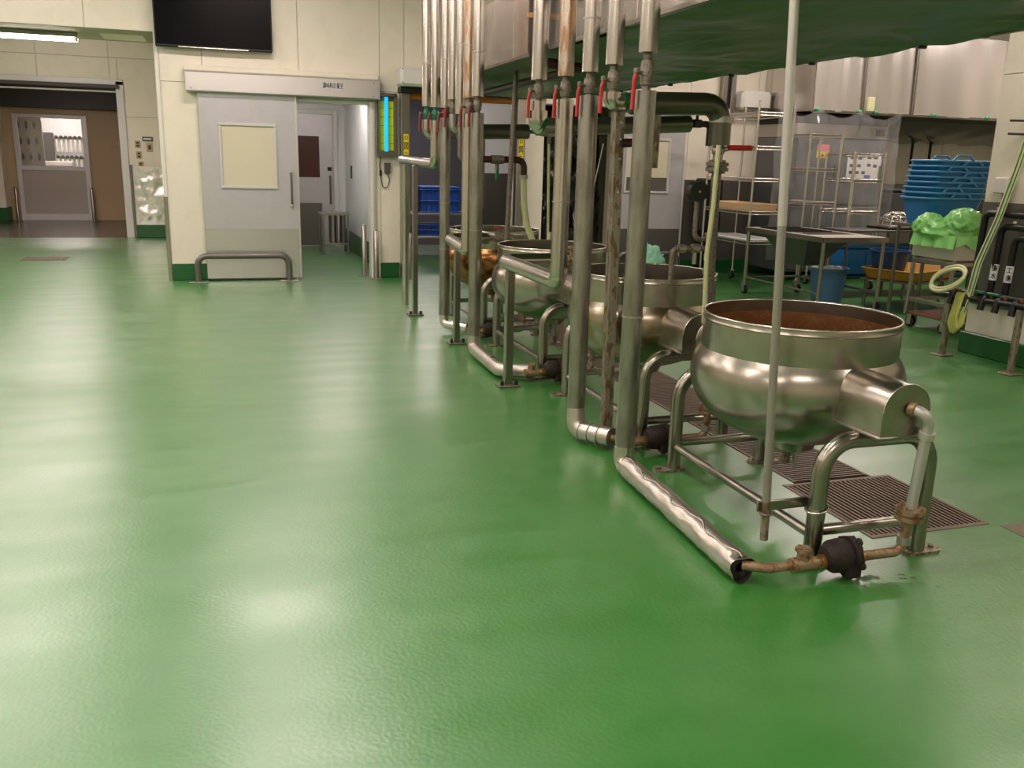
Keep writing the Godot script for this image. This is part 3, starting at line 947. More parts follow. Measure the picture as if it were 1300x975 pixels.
	var bx = B(t, "motor_box", M.white_paint, Vector3(2.10, 2.33, Z), Vector3(3.80, 2.55, Z + 0.32), 0.03)
	s = ns()
	for q in [Vector3(2.12, 2.37, Z + 0.322), Vector3(2.12, 2.52, Z + 0.322)]: ball(s, q, 0.008)
	part(bx, "screw", s, M.steel_dull)
	for x in [2.17, 3.665]:
		var k = B(t, "warning_sticker", M.yellow, Vector3(x, 1.53, Z + 0.12), Vector3(x + 0.062, 1.78, Z + 0.122), 0.0)
		s = ns()
		var pts = []
		for a in 17: pts.append(Vector3(x + 0.031 + 0.018 * cos(TAU * a / 16), 1.735 + 0.02 * sin(TAU * a / 16), Z + 0.1225))
		tube(s, pts, 0.004, 5)
		for q in [[0.012, 1.60, 0.05, 1.67], [0.05, 1.60, 0.014, 1.665]]:
			tube(s, [Vector3(x + q[0], q[1], Z + 0.1225), Vector3(x + q[2], q[3], Z + 0.1225)], 0.005, 5)
		box(s, Vector3(x + 0.031, 1.675, Z + 0.1225), Vector3(0.045, 0.012, 0.002))
		box(s, Vector3(x + 0.008, 1.635, Z + 0.1225), Vector3(0.006, 0.08, 0.002))
		box(s, Vector3(x + 0.054, 1.635, Z + 0.1225), Vector3(0.006, 0.08, 0.002))
		box(s, Vector3(x + 0.031, 1.555, Z + 0.1225), Vector3(0.04, 0.008, 0.002))
		part(k, "pictogram", s, M.ink)
	B(t, "sensor", M.hose_cream, Vector3(2.16, 0.38, Z + 0.12), Vector3(2.21, 0.54, Z + 0.16), 0.01)

	# ---- sliding door right of the closet, grey with a glazed panel
	o = struct("door_3", "plain grey sliding door with a tall cream window", Vector3(5.5, 0, Z))
	B(o, "leaf", M.door_metal, Vector3(5.03, 0.02, Z + 0.02), Vector3(6.08, 2.2, Z + 0.075), 0.006)
	B(o, "edge_profile", M.alu_paint, Vector3(4.99, 0.02, Z + 0.01), Vector3(5.04, 2.2, Z + 0.09))
	B(o, "pane", M.pane_cream, Vector3(5.2, 1.32, Z + 0.074), Vector3(5.83, 1.82, Z + 0.078), 0.001)
	B(o, "pane", M.sheet_grey, Vector3(5.2, 1.13, Z + 0.074), Vector3(5.83, 1.32, Z + 0.078), 0.001)
	for q in [[5.19, 1.805, 5.85, 1.84], [5.19, 1.11, 5.85, 1.14], [5.19, 1.14, 5.215, 1.805], [5.825, 1.14, 5.85, 1.805]]:
		B(o, "window_frame", M.alu_paint, Vector3(q[0], q[1], Z + 0.07), Vector3(q[2], q[3], Z + 0.098), 0.006)
	B(o, "kick_plate", M.sheet_grey, Vector3(5.05, 0.03, Z + 0.073), Vector3(6.07, 0.63, Z + 0.079), 0.001)
	B(o, "rail_cover", M.alu, Vector3(4.0, 2.2, Z), Vector3(6.15, 2.42, Z + 0.17), 0.012)
	floor_rail("low hooped grey guard rail before the plain grey sliding door", 5.08, 5.98, Z + 0.24)
	bollard("slim steel bollard beside the black closet", Vector3(4.12, 0, Z + 0.12), 0.60)

	# ---- left recess: wide opening with a steel frame, switches and dented plate
	Z = -17.1
	o = struct("trim_5", "pale steel frame round the wide vestibule opening", Vector3(-3, 0, Z))
	B(o, "jamb", M.alu_paint, Vector3(-1.62, 0, Z - 0.17), Vector3(-1.50, 2.62, Z + 0.035))
	B(o, "head", M.alu_paint, Vector3(-4.5, 2.56, Z - 0.17), Vector3(-1.5, 2.65, Z + 0.035))
	B(o, "head_track", M.frame_dark, Vector3(-4.5, 2.50, Z + 0.0), Vector3(-1.56, 2.56, Z + 0.06))
	B(o, "door_guide", M.alu, Vector3(-4.5, 2.44, Z - 0.12), Vector3(-1.62, 2.47, Z - 0.06))
	B(o, "jamb_guard", M.sheet_grey, Vector3(-1.50, 0.0, Z), Vector3(-1.455, 1.25, Z + 0.04))
	t = thing("dented_plate", "dented bright steel sheet on the wall beside the vestibule opening", "steel sheet", Vector3(-1.2, 0.22, Z))
	s = ns()
	var nz = FastNoiseLite.new()
	nz.seed = 5
	nz.frequency = 2.2
	var zz = Z
	grid(s, 24, 32, func(a, b):
		var p = Vector3(lerpf(-1.45, -0.66, a), lerpf(0.225, 1.23, b), zz + 0.025)
		var e = minf(minf(a, 1 - a), minf(b, 1 - b))
		p.z += nz.get_noise_2d(p.x, p.y) * 0.03 * smoothstep(0.0, 0.15, e)
		return p)
	bb(s, Vector3(-1.45, 0.225, Z + 0.001), Vector3(-0.66, 1.23, Z + 0.006))
	part(t, "sheet", s, M.steel_bright)
	for q in [[-1.34, 1.60, "switch_plate", "small two-rocker switch plate, topmost of three by the vestibule"], [-1.33, 1.42, "switch_plate", "small two-rocker switch plate, middle of three by the vestibule"], [-1.31, 1.25, "switch_plate", "small two-rocker switch plate, lowest of three by the vestibule"]]:
		t = thing(q[2], q[3], "switch", Vector3(q[0], q[1], Z))
		B(t, "plate", M.wall_tan, Vector3(q[0] - 0.045, q[1] - 0.06, Z), Vector3(q[0] + 0.045, q[1] + 0.06, Z + 0.012))
		for k in [-1, 1]: B(t, "rocker", M.frame_dark, Vector3(q[0] - 0.02, q[1] + 0.025 * k - 0.016, Z + 0.012), Vector3(q[0] + 0.02, q[1] + 0.025 * k + 0.016, Z + 0.02))
	t = thing("thermostat", "grey thermostat box above a pale switch by the vestibule", "thermostat", Vector3(-1.17, 1.66, Z))
	B(t, "case", M.grey_box, Vector3(-1.26, 1.66, Z), Vector3(-1.09, 1.73, Z + 0.03))
	B(t, "display", M.paper, Vector3(-1.24, 1.68, Z + 0.03), Vector3(-1.11, 1.71, Z + 0.032), 0.0)
	t = thing("wall_switch", "pale wall switch under the grey thermostat box", "switch", Vector3(-1.15, 1.49, Z))
	B(t, "plate", M.wall_tan, Vector3(-1.20, 1.48, Z), Vector3(-1.10, 1.63, Z + 0.012))
	B(t, "rocker", M.frame_dark, Vector3(-1.17, 1.52, Z + 0.012), Vector3(-1.13, 1.59, Z + 0.02))

	# ---- vestibule door with a large glazed half, room behind
	Z = -21.3
	o = struct("door_4", "pale half-glazed door at the back of the vestibule", Vector3(-3.3, 0, Z))
	for q in [[-4.04, 0, -3.95, 2.17], [-2.74, 0, -2.64, 2.17], [-3.95, 2.10, -2.74, 2.17], [-3.95, 1.04, -2.74, 1.13], [-3.95, 0.0, -2.74, 0.14]]:
		B(o, "stile", M.alu_paint, Vector3(q[0], q[1], Z), Vector3(q[2], q[3], Z + 0.06))
	B(o, "lower_panel", M.sheet_pale, Vector3(-3.95, 0.14, Z + 0.01), Vector3(-2.74, 1.04, Z + 0.04), 0.002)
	B(o, "pane", M.glass, Vector3(-3.95, 1.13, Z + 0.022), Vector3(-2.74, 2.10, Z + 0.028), 0.0)
	bollard("dark thin bollard left of the half-glazed vestibule door", Vector3(-4.06, 0, Z + 0.3), 0.7)
	bollard("dark thin bollard right of the half-glazed vestibule door", Vector3(-2.62, 0, Z + 0.3), 0.7)
	B(struct("trim_6", "worn scuff board on the tan wall", Vector3(-2, 0, Z)), "board", M.wall_tan, Vector3(-2.6, 0.0, Z), Vector3(-1.3, 2.28, Z + 0.02))
	t = thing("locker_panel", "pale panel with dark oval finger holes behind the glazed door", "locker", Vector3(-4.3, 0.5, -22.6))
	B(t, "panel", M.lock_panel, Vector3(-4.5, 0.5, -22.65), Vector3(-3.72, 2.4, -22.58))
	for i in 4:
		for j in 4:
			s = ns()
			ball(s, Vector3(-4.34 + 0.16 * i + 0.02 * j, 1.98 - 0.34 * j, -22.578), 0.07, Vector3(0.42, 1.25, 0.15), 10)
			part(t, "hole", s, M.ink)
	t = thing("wall_dispenser", "grey wall dispenser above a white sink in the bright room", "dispenser", Vector3(-3.8, 1.1, -23.9))
	B(t, "case", M.grey_box, Vector3(-4.05, 1.25, -23.94), Vector3(-3.70, 1.85, -23.8), 0.02)
	B(t, "sink", M.white_paint, Vector3(-4.1, 1.08, -23.94), Vector3(-3.3, 1.20, -23.6), 0.02)
	t = thing("hook_rail", "rows of hung white brushes with dark tips in the bright room", "rack", Vector3(-2.9, 1.1, -23.9))
	for j in 2:
		B(t, "rail", M.steel_plain, Vector3(-3.68, 1.73 - 0.45 * j, -23.94), Vector3(-3.0, 1.76 - 0.45 * j, -23.9))
		for i in 7:
			T(t, "brush_handle", M.white_paint, [Vector3(-3.64 + 0.10 * i, 1.73 - 0.45 * j, -23.88), Vector3(-3.64 + 0.10 * i, 1.42 - 0.45 * j, -23.88)], 0.03, 8)
			s = ns()
			ball(s, Vector3(-3.64 + 0.10 * i, 1.75 - 0.45 * j, -23.86), 0.04)
			part(t, "brush_tip", s, M.ink)
	# floor drain cover in the recess
	t = thing("floor_drain", "brown slotted drain cover in the green floor of the recess", "drain cover", Vector3(-2.4, 0, -13.78))
	B(t, "frame", M.grate_brown, Vector3(-2.66, 0, -13.98), Vector3(-2.1, 0.006, -13.57), 0.002)
	for k in 9: B(t, "bar", M.frame_dark, Vector3(-2.63 + 0.06 * k, 0.004, -13.95), Vector3(-2.615 + 0.06 * k, 0.008, -13.6), 0.0)

	# ---- television on the wall
	Z = -11.3
	t = thing("television", "large black flat television hung over the sliding door", "television", Vector3(0.0, 2.6, Z))
	B(t, "case", M.black, Vector3(-0.62, 2.63, Z + 0.06), Vector3(0.645, 3.36, Z + 0.13), 0.012)
	B(t, "screen", M.screen_black, Vector3(-0.605, 2.655, Z + 0.129), Vector3(0.63, 3.345, Z + 0.132), 0.0)
	B(t, "bottom_trim", M.chrome, Vector3(-0.38, 2.633, Z + 0.128), Vector3(0.38, 2.643, Z + 0.134), 0.001)
	B(t, "wall_mount", M.steel_dull, Vector3(-0.3, 2.8, Z), Vector3(0.3, 3.2, Z + 0.06))

# ------------------------------------------------------------------ kettles
const KX := 2.36

func kettle(cz: float, label: String, shell_m: Material, inner_m: Material) -> void:
	var c = Vector3(KX, 0, cz)
	var t = thing("tilting_kettle", label, "kettle", c, "tilting kettles in a row")
	# bowl
	var prof = [Vector2(0, 0.325), Vector2(0.1, 0.326)]
	for i in range(1, 15):
		var a = PI / 2 * i / 15.0
		if sin(a) * 0.452 > 0.12: prof.append(Vector2(sin(a) * 0.452, 0.62 - cos(a) * 0.295))
	prof.append_array([Vector2(0.452, 0.62), Vector2(0.451, 0.645), Vector2(0.446, 0.672), Vector2(0.438, 0.695), Vector2(0.426, 0.717), Vector2(0.414, 0.733), Vector2(0.410, 0.74)])
	var s = ns()
	lathe(s, prof, c, 72)
	var bowl = part(t, "bowl", s, shell_m)
	s = ns()
	lathe(s, [Vector2(0, 0.285), Vector2(0.085, 0.287), Vector2(0.115, 0.297), Vector2(0.118, 0.31), Vector2(0.14, 0.345)], c, 40)
	part(bowl, "bottom_cap", s, shell_m)
	s = ns()
	lathe(s, [Vector2(0.411, 0.732), Vector2(0.412, 0.745), Vector2(0.411, 0.858), Vector2(0.4135, 0.861), Vector2(0.4135, 0.864), Vector2(0.411, 0.867), Vector2(0.411, 0.885)], c, 72)
	var band = part(t, "band", s, M.steel)
	s = ns()
	var ring = []
	for k in 73: ring.append(c + Vector3(cos(TAU * k / 72) * 0.409, 0.887, sin(TAU * k / 72) * 0.409))
	tube(s, ring, 0.0055, 8)
	part(band, "rim", s, M.chrome)
	s = ns()
	lathe(s, [Vector2(0.405, 0.888), Vector2(0.405, 0.835)], c, 72)
	part(band, "inner_band", s, M.steel)
	s = ns()
	var inn = [Vector2(0.405, 0.835), Vector2(0.405, 0.74), Vector2(0.43, 0.66), Vector2(0.436, 0.62)]
	for i in range(1, 9):
		var a = PI / 2 * i / 8.0
		inn.append(Vector2(cos(a) * 0.436, 0.62 - sin(a) * 0.26))
	lathe(s, inn, c, 56)
	part(t, "lining", s, inner_m)
	# drain
	s = ns()
	cyl(s, c + Vector3(0, 0.21, 0), c + Vector3(0, 0.29, 0), 0.019, 12)
	var dr = part(t, "drain_spout", s, M.pipe_dark)
	s = ns()
	cyl(s, c + Vector3(0, 0.25, 0), c + Vector3(0.035, 0.25, 0.01), 0.008, 8)
	cyl(s, c + Vector3(0.035, 0.275, 0.01), c + Vector3(0.04, 0.19, 0.012), 0.007, 8)
	part(dr, "drain_lever", s, M.zinc)
	# trunnion covers
	for sg in [1, -1]:
		var poly = PackedVector2Array([Vector2(-0.105, 0.545), Vector2(0.105, 0.545)])
		for k in 15:
			var a = PI * k / 14.0
			poly.append(Vector2(cos(a) * 0.105, 0.64 + sin(a) * 0.105))
		s = ns()
		extrude(s, poly, c + Vector3(0, 0, 0.40 * sg), Vector3.RIGHT, Vector3.UP, Vector3(0, 0, 0.285 * sg), true)
		var tc = part(t, "trunnion_cover", s, M.steel)
		s = ns()
		bb(s, c + Vector3(-0.112, 0.535, 0.41 * sg), c + Vector3(0.112, 0.547, 0.69 * sg), 0.003)
		part(tc, "base_lip", s, M.steel_plain)
		s = ns()
		var rp = []
		for k in 15:
			var a = PI * k / 14.0
			rp.append(c + Vector3(cos(a) * 0.105, 0.64 + sin(a) * 0.105, 0.686 * sg))
		tube(s, rp, 0.003, 6)
		part(tc, "edge_bead", s, M.chrome)
	# frame
	for sg in [1, -1]:
		var z = 0.565 * sg
		s = ns()
		tube(s, round_path([c + Vector3(-0.25, 0.0, z), c + Vector3(-0.25, 0.505, z), c + Vector3(0.25, 0.505, z), c + Vector3(0.25, 0.0, z)], 0.13, 8), 0.034, 16)
		part(t, "frame_arch", s, M.frame_steel)
		s = ns()
		cyl(s, c + Vector3(-0.25, 0.145, z), c + Vector3(0.25, 0.145, z), 0.022, 12)
		part(t, "cross_rail", s, M.steel_plain)
		for sx in [-1, 1]:
			s = ns()
			extrude(s, rrect(0.17, 0.08, 0.035), c + Vector3(0.25 * sx + 0.025 * sx, 0.0, z), Vector3.RIGHT, Vector3.BACK, Vector3(0, 0.012, 0))
			var ft = part(t, "foot_plate", s, M.post_rusty)
			s = ns()
			cyl(s, c + Vector3(0.33 * sx, 0.012, z), c + Vector3(0.33 * sx, 0.02, z), 0.012, 6)
			part(ft, "bolt", s, M.pipe_dark)
	for sx in [-1]:
		s = ns()
		cyl(s, c + Vector3(0.25 * sx, 0.125, -0.565), c + Vector3(0.25 * sx, 0.125, 0.565), 0.02, 12)
		part(t, "long_rail", s, M.steel_plain)

func kettles() -> void:
	kettle(-3.22, "steel tilting kettle with brown-stained inside, at the open front end of the row", M.steel, M.stain_inside)
	kettle(-4.73, "steel tilting kettle with golden heat tint, second from the open front end", M.steel_tinted, M.steel)
	kettle(-6.33, "plain satin steel tilting kettle, third from the open front end of the row", M.steel, M.steel)
	kettle(-7.86, "rust-brown tinted tilting kettle at the back end of the row", M.steel_gold, M.steel)
	# gratings over the drain trench
	var t = thing("floor_grating", "brown bar grating with bars along the row before the first kettle", "grating", Vector3(2.84, 0, -3.12))
	for q in [[2.525, -3.45, 3.15, -3.425], [2.525, -2.83, 3.15, -2.805], [2.525, -3.425, 2.545, -2.83], [3.13, -3.425, 3.15, -2.83]]:
		B(t, "frame", M.grate_brown, Vector3(q[0], -0.03, q[1]), Vector3(q[2], 0.004, q[3]), 0.002)
	for k in 23:
		B(t, "bar", M.grate_brown, Vector3(2.553 + k * 0.0253, -0.03, -3.425), Vector3(2.565 + k * 0.0253, 0.003, -2.83), 0.001)
	for g in 5:
		var z1 = -3.47 - g * 0.975
		t = thing("floor_grating", ["brown cross-barred grating section beside the first kettle", "brown cross-barred grating section between the first two kettles", "brown cross-barred grating section beside the second kettle", "brown cross-barred grating section beside the third kettle", "brown cross-barred grating section beside the rust-brown kettle"][g], "grating", Vector3(2.825, 0, z1 - 0.48), "cross-barred drain gratings")
		for x in [2.605, 3.03]:
			B(t, "frame", M.grate_brown, Vector3(x, -0.03, z1 - 0.965), Vector3(x + 0.016, 0.004, z1), 0.002)
		var n = 38
		for k in n:
			var z = z1 - 0.012 - k * 0.0253
			B(t, "bar", M.grate_brown, Vector3(2.621, -0.03, z - 0.011), Vector3(3.03, 0.003, z), 0.0)
	B(struct("trim_7", "worn grey-brown channel in the floor beyond the grating", Vector3(3.7, 0, -2.9)), "strip", M.floor_worn, Vector3(3.18, -0.01, -2.78), Vector3(4.4, 0.002, -2.55), 0.001)

# ------------------------------------------------------------------ pipework
const PX := 1.82

func ring_band(p: Node, c: Vector3, axis: Vector3, r: float, w := 0.008, m: Material = null) -> void:
	var s = ns()
	cyl(s, c - axis * w * 0.5, c + axis * w * 0.5, r, 20)
	part(p, "band", s, m if m else M.zinc)

func jacket(p: Node, n: String, m: Material, pts: Array, r: float, bend := 0.0, bands := []) -> MeshInstance3D:
	var o = T(p, n, m, pts, r, 20, bend)
	for y in bands:
		ring_band(o, Vector3(pts[0].x, y, pts[0].z), Vector3.UP, r + 0.003)
	return o

func valve(p: Node, at: Vector3, h: float, lever_m: Material, k := 1.0, body_m: Material = null) -> void:
	# ball valve in a vertical run, stem to -x, lever hanging
	var s = ns()
	lathe(s, [Vector2(0, -h / 2), Vector2(0.020 * k, -h / 2), Vector2(0.020 * k, -h * 0.3), Vector2(0.027 * k, -h * 0.28), Vector2(0.03 * k, -h * 0.1), Vector2(0.034 * k, 0), Vector2(0.03 * k, h * 0.1), Vector2(0.027 * k, h * 0.28), Vector2(0.02 * k, h * 0.3), Vector2(0.02 * k, h / 2), Vector2(0, h / 2)], at, 12)
	var b = part(p, "valve", s, body_m if body_m else M.pipe_dark)
	s = ns()
	cyl(s, at, at + Vector3(-0.055 * k, 0, 0.01), 0.009 * k, 8)
	box(s, at + Vector3(-0.058 * k, 0.004, 0.012), Vector3(0.02, 0.026, 0.026) * k, 0.005)
	part(b, "stem", s, M.pipe_dark)
	s = ns()
	tube(s, round_path([at + Vector3(-0.055 * k, 0.0, 0.012), at + Vector3(-0.066 * k, -0.035 * k, 0.014), at + Vector3(-0.070 * k, -0.155 * k, 0.016)], 0.02, 3), 0.010 * k, 8)
	part(b, "lever", s, lever_m)

func trap(p: Node, c: Vector3, k := 1.0) -> void:
	# cast float trap: round body, bolted end cover
	var s = ns()
	var bas = Basis(Vector3(0, 0, 1), Vector3(1, 0, 0), Vector3(0, 1, 0))
	lathe(s, [Vector2(0, -0.075 * k), Vector2(0.04 * k, -0.07 * k), Vector2(0.062 * k, -0.04 * k), Vector2(0.066 * k, 0), Vector2(0.062 * k, 0.02 * k), Vector2(0.062 * k, 0.03 * k)], c, 20, bas)
	var b = part(p, "steam_trap", s, M.trap_iron)
	s = ns()
	lathe(s, [Vector2(0.062 * k, 0.025 * k), Vector2(0.074 * k, 0.027 * k), Vector2(0.074 * k, 0.055 * k), Vector2(0.055 * k, 0.06 * k), Vector2(0.03 * k, 0.068 * k), Vector2(0, 0.068 * k)], c, 8, bas)
	for i in 4:
		var a = TAU * i / 4 + 0.4
		ball(s, c + Vector3(0.058 * k, cos(a) * 0.062 * k, sin(a) * 0.062 * k), 0.017 * k, Vector3.ONE, 6)
	box(s, c + Vector3(0.03 * k, -0.045 * k, 0.035 * k), Vector3(0.07, 0.06, 0.05) * k, 0.01)
	part(b, "cover", s, M.trap_iron)

func flange(p: Node, c: Vector3, axis: Vector3, r: float, m: Material) -> void:
	var s = ns()
	cyl(s, c - axis * 0.022, c - axis * 0.004, r, 20)
	cyl(s, c + axis * 0.004, c + axis * 0.022, r, 20)
	cyl(s, c - axis * 0.006, c + axis * 0.006, r * 0.86, 20)
	var u = axis.cross(Vector3(0.3, 0.4, 0.86)).normalized()
	var w = axis.cross(u)
	for i in 4:
		var q = c + (u * cos(TAU * i / 4) + w * sin(TAU * i / 4)) * r * 0.76
		cyl(s, q - axis * 0.034, q + axis * 0.034, 0.008, 6)
	part(p, "flange", s, m)

func condensate_end(t: Node3D, x0: float, z0: float, cz: float) -> void:
	# bare run from the jacket end: tee, trap, floor elbow, flanged riser and swivel into the trunnion cover
	var z = cz + 0.672
	T(t, "bare_pipe", M.pipe_rusty, [Vector3(x0, 0.07, z0), Vector3(x0 + 0.08, 0.07, z), Vector3(2.10, 0.07, z)], 0.019, 12, 0.05)
	var s = ns()
	cyl(s, Vector3(1.94, 0.07, z), Vector3(2.04, 0.07, z), 0.028, 10)
	cyl(s, Vector3(1.99, 0.07, z), Vector3(1.99, 0.125, z), 0.024, 10)
	cyl(s, Vector3(1.99, 0.12, z), Vector3(1.99, 0.135, z), 0.032, 6)
	part(t, "plugged_tee", s, M.pipe_rusty)
	for x in [2.075, 2.245]: ring_band(t, Vector3(x, 0.07, z), Vector3.RIGHT, 0.027, 0.02, M.brass)
	trap(t, Vector3(2.155, 0.085, z))
	T(t, "floor_pipe", M.pipe_rusty, [Vector3(2.22, 0.07, z), Vector3(2.44, 0.07, z), Vector3(2.438, 0.22, z + 0.018)], 0.019, 12, 0.04)
	ring_band(t, Vector3(2.44, 0.12, z + 0.006), Vector3.UP, 0.026, 0.03, M.zinc)
	flange(t, Vector3(2.437, 0.235, z + 0.02), Vector3.UP, 0.055, M.pipe_rusty)
	T(t, "riser", M.tube_white, [Vector3(2.437, 0.24, z + 0.02), Vector3(2.425, 0.60, z + 0.06), Vector3(2.40, 0.645, z + 0.06), Vector3(2.375, 0.65, cz + 0.675)], 0.021, 12, 0.035)
	var s2 = ns()
	cyl(s2, Vector3(2.428, 0.545, z + 0.054), Vector3(2.427, 0.57, z + 0.057), 0.029, 12)
	part(t, "union", s2, M.tube_white)
	s2 = ns()
	cyl(s2, Vector3(2.385, 0.648, z + 0.03), Vector3(2.375, 0.65, cz + 0.68), 0.027, 12)
	part(t, "union", s2, M.pipe_rusty)

func upper(t: Node3D, at: Vector3, y0: float, r: float, m: Material, bands := []) -> void:
	jacket(t, "upper_jacket", m, [Vector3(at.x, 3.79, at.z), Vector3(at.x, y0, at.z)], r, 0.0, bands)

func pipes() -> void:
	var t: Node3D
	var s: SurfaceTool
	var z: float
	# 1 - floor line of the first kettle
	z = -3.76
	t = thing("insulated_pipe_drop", "insulated steel drop pipe turning along the floor to an open torn end", "pipe", Vector3(PX, 0, z))
	upper(t, Vector3(PX, 0, z), 1.975, 0.043, M.jacket, [2.35])
	valve(t, Vector3(PX, 1.89, z), 0.18, M.red_lever)
	jacket(t, "lower_jacket", M.jacket_grimy, [Vector3(PX, 1.815, z), Vector3(PX, 0.13, z)], 0.048, 0.0, [0.80])
	T(t, "elbow", M.jacket, [Vector3(PX, 0.16, z), Vector3(PX, 0.062, z), Vector3(PX - 0.003, 0.066, z + 0.1)], 0.05, 20, 0.07)
	s = ns()
	var a = Vector3(PX - 0.002, 0.066, z + 0.06)
	var e = Vector3(1.76, 0.058, -2.585)
	var nn = FastNoiseLite.new()
	nn.seed = 3
	nn.frequency = 3.0
	grid(s, 28, 40, func(u, w):
		var q = a.lerp(e, w)
		var dz = (e - a).normalized()
		var sx = dz.cross(Vector3.UP).normalized()
		var upv = sx.cross(dz)
		var rr = 0.051 + nn.get_noise_2d(sin(TAU * u) * 0.35, w * 3.0) * 0.006
		var an = TAU * u
		if w > 0.97: rr += 0.008 * sin(an * 3.0)
		return q + (sx * cos(an) + upv * sin(an)) * rr)
	part(t, "torn_jacket", s, M.jacket_torn)
	s = ns()
	var lap = []
	for q in 41:
		var w = q / 40.0
		var an = 1.25 + 0.22 * sin(w * 21.0) + 0.12 * sin(w * 47.0)
		var dz = (e - a).normalized()
		var sx = dz.cross(Vector3.UP).normalized()
		lap.append(a.lerp(e, w) + (sx * cos(an) + sx.cross(dz) * sin(an)) * 0.0525)
	tube(s, lap, 0.004, 6)
	part(t, "lap_seam", s, M.jacket_torn)
	s = ns()
	lathe(s, [Vector2(0.043, 0), Vector2(0.046, 0.004), Vector2(0.03, 0.012), Vector2(0.018, 0.004)], e + Vector3(0.001, 0.002, -0.02), 16, Basis(Vector3.RIGHT, Vector3.BACK, Vector3.DOWN))
	part(t, "foam_end", s, M.rubber)
	condensate_end(t, 1.765, -2.60, -3.22)
	# 2 - upper cross pipe with gauge and red valve
	z = -4.12
	t = thing("cross_steam_pipe", "insulated pipe crossing to a red-handled valve and pressure gauge above the first two kettles", "pipe", Vector3(PX, 0, z))
	upper(t, Vector3(PX, 0, z), 1.955, 0.043, M.jacket, [2.32])
	valve(t, Vector3(PX, 1.885, z), 0.14, M.red_lever)
	T(t, "wrapped_elbow", M.jacket, [Vector3(PX, 1.83, z), Vector3(PX, 1.785, z), Vector3(PX + 0.12, 1.785, z)], 0.046, 18, 0.08)
	T(t, "green_tape", M.tape_green, [Vector3(PX + 0.045, 1.79, z), Vector3(PX + 0.075, 1.785, z)], 0.0475, 18)
	jacket(t, "cross_jacket", M.jacket_dark, [Vector3(PX + 0.1, 1.785, z), Vector3(2.42, 1.80, z), Vector3(2.42, 1.60, z)], 0.055, 0.10)
	ring_band(t, Vector3(2.42, 1.725, z), Vector3.UP, 0.058, 0.03, M.zinc)
	T(t, "valve_pipe", M.zinc, [Vector3(2.42, 1.60, z), Vector3(2.42, 1.50, z)], 0.026, 12)
	s = ns()
	ball(s, Vector3(2.42, 1.575, z), 0.034)
	cyl(s, Vector3(2.42, 1.575, z), Vector3(2.46, 1.585, z + 0.03), 0.012, 8)
	part(t, "valve", s, M.zinc)
	s = ns()
	tube(s, [Vector3(2.45, 1.59, z + 0.04), Vector3(2.58, 1.592, z + 0.05)], 0.014, 10)
	part(t, "red_handle", s, M.red_lever)
	flange(t, Vector3(2.42, 1.495, z), Vector3.UP, 0.058, M.pipe_dark)
	T(t, "down_pipe", M.pipe_dark, [Vector3(2.42, 1.48, z), Vector3(2.42, 0.72, z + 0.02)], 0.025, 12)
	s = ns()
	for y in [1.02, 1.13, 0.95]: cyl(s, Vector3(2.42, y, z), Vector3(2.42, y + 0.03, z), 0.034, 8)
	part(t, "coupling", s, M.pipe_dark)
	var g = T(t, "gauge_pipe", M.pipe_dark, [Vector3(2.42, 1.13, z), Vector3(2.32, 1.12, z), Vector3(2.32, 1.35, z)], 0.013, 10, 0.04)
	s = ns()
	cyl(s, Vector3(2.32, 1.37, z - 0.03), Vector3(2.315, 1.37, z + 0.03), 0.05, 24)
	var gg = part(t, "pressure_gauge", s, M.black)
	s = ns()
	cyl(s, Vector3(2.315, 1.37, z + 0.0305), Vector3(2.315, 1.37, z + 0.033), 0.006, 8)
	part(gg, "dial_pin", s, M.zinc)
	T(t, "water_spout", M.pipe_dark, [Vector3(2.40, 1.08, z), Vector3(2.20, 1.08, z), Vector3(2.20, 0.90, z)], 0.015, 10, 0.03)
	s = ns()
	cyl(s, Vector3(2.23, 1.08, z), Vector3(2.27, 1.08, z), 0.022, 8)
	part(t, "union", s, M.zinc)
	s = ns()
	cyl(s, Vector3(2.31, 1.08, z), Vector3(2.35, 1.08, z), 0.024, 8)
	cyl(s, Vector3(2.33, 1.0, z), Vector3(2.33, 1.07, z), 0.012, 8)
	part(t, "union", s, M.zinc)
	# hanging hose by the gauge
	t = thing("hanging_hose", "pale cream hose hanging beside the pressure gauge pipe", "hose", Vector3(2.37, 0.7, -4.06))
	T(t, "hose", M.hose_cream, [Vector3(2.385, 1.60, -4.06), Vector3(2.375, 1.3, -4.05), Vector3(2.36, 1.05, -4.05), Vector3(2.37, 0.70, -4.04)], 0.0125, 10, 0.2)
	# 3 - floor line of the second kettle
	z = -4.42
	t = thing("insulated_pipe_drop", "insulated steel drop pipe ending in a floor elbow at the second kettle", "pipe", Vector3(PX, 0, z))
	upper(t, Vector3(PX, 0, z), 1.945, 0.042, M.jacket, [2.2])
	valve(t, Vector3(PX, 1.88, z), 0.13, M.red_lever)
	jacket(t, "lower_jacket", M.jacket_grimy, [Vector3(PX, 1.83, z), Vector3(PX - 0.01, 0.15, z + 0.04)], 0.05, 0.0, [1.0])
	T(t, "elbow", M.jacket_torn, [Vector3(PX - 0.01, 0.18, z + 0.04), Vector3(PX - 0.012, 0.06, z + 0.06), Vector3(1.93, 0.07, z + 0.27)], 0.053, 18, 0.08)
	for k in 3: ring_band(t, Vector3(1.83 + 0.03 * k, 0.064, z + 0.10 + 0.055 * k), Vector3(0.5, 0.02, 0.86).normalized(), 0.056, 0.006)
	condensate_end(t, 1.93, z + 0.27, -4.73)
	# 4 - steam line of the third kettle
	z = -4.76
	t = thing("insulated_pipe_drop", "insulated steel drop pipe bending back at rim height toward the third kettle", "pipe", Vector3(PX, 0, z))
	upper(t, Vector3(PX, 0, z), 1.95, 0.044, M.jacket_rusty, [])
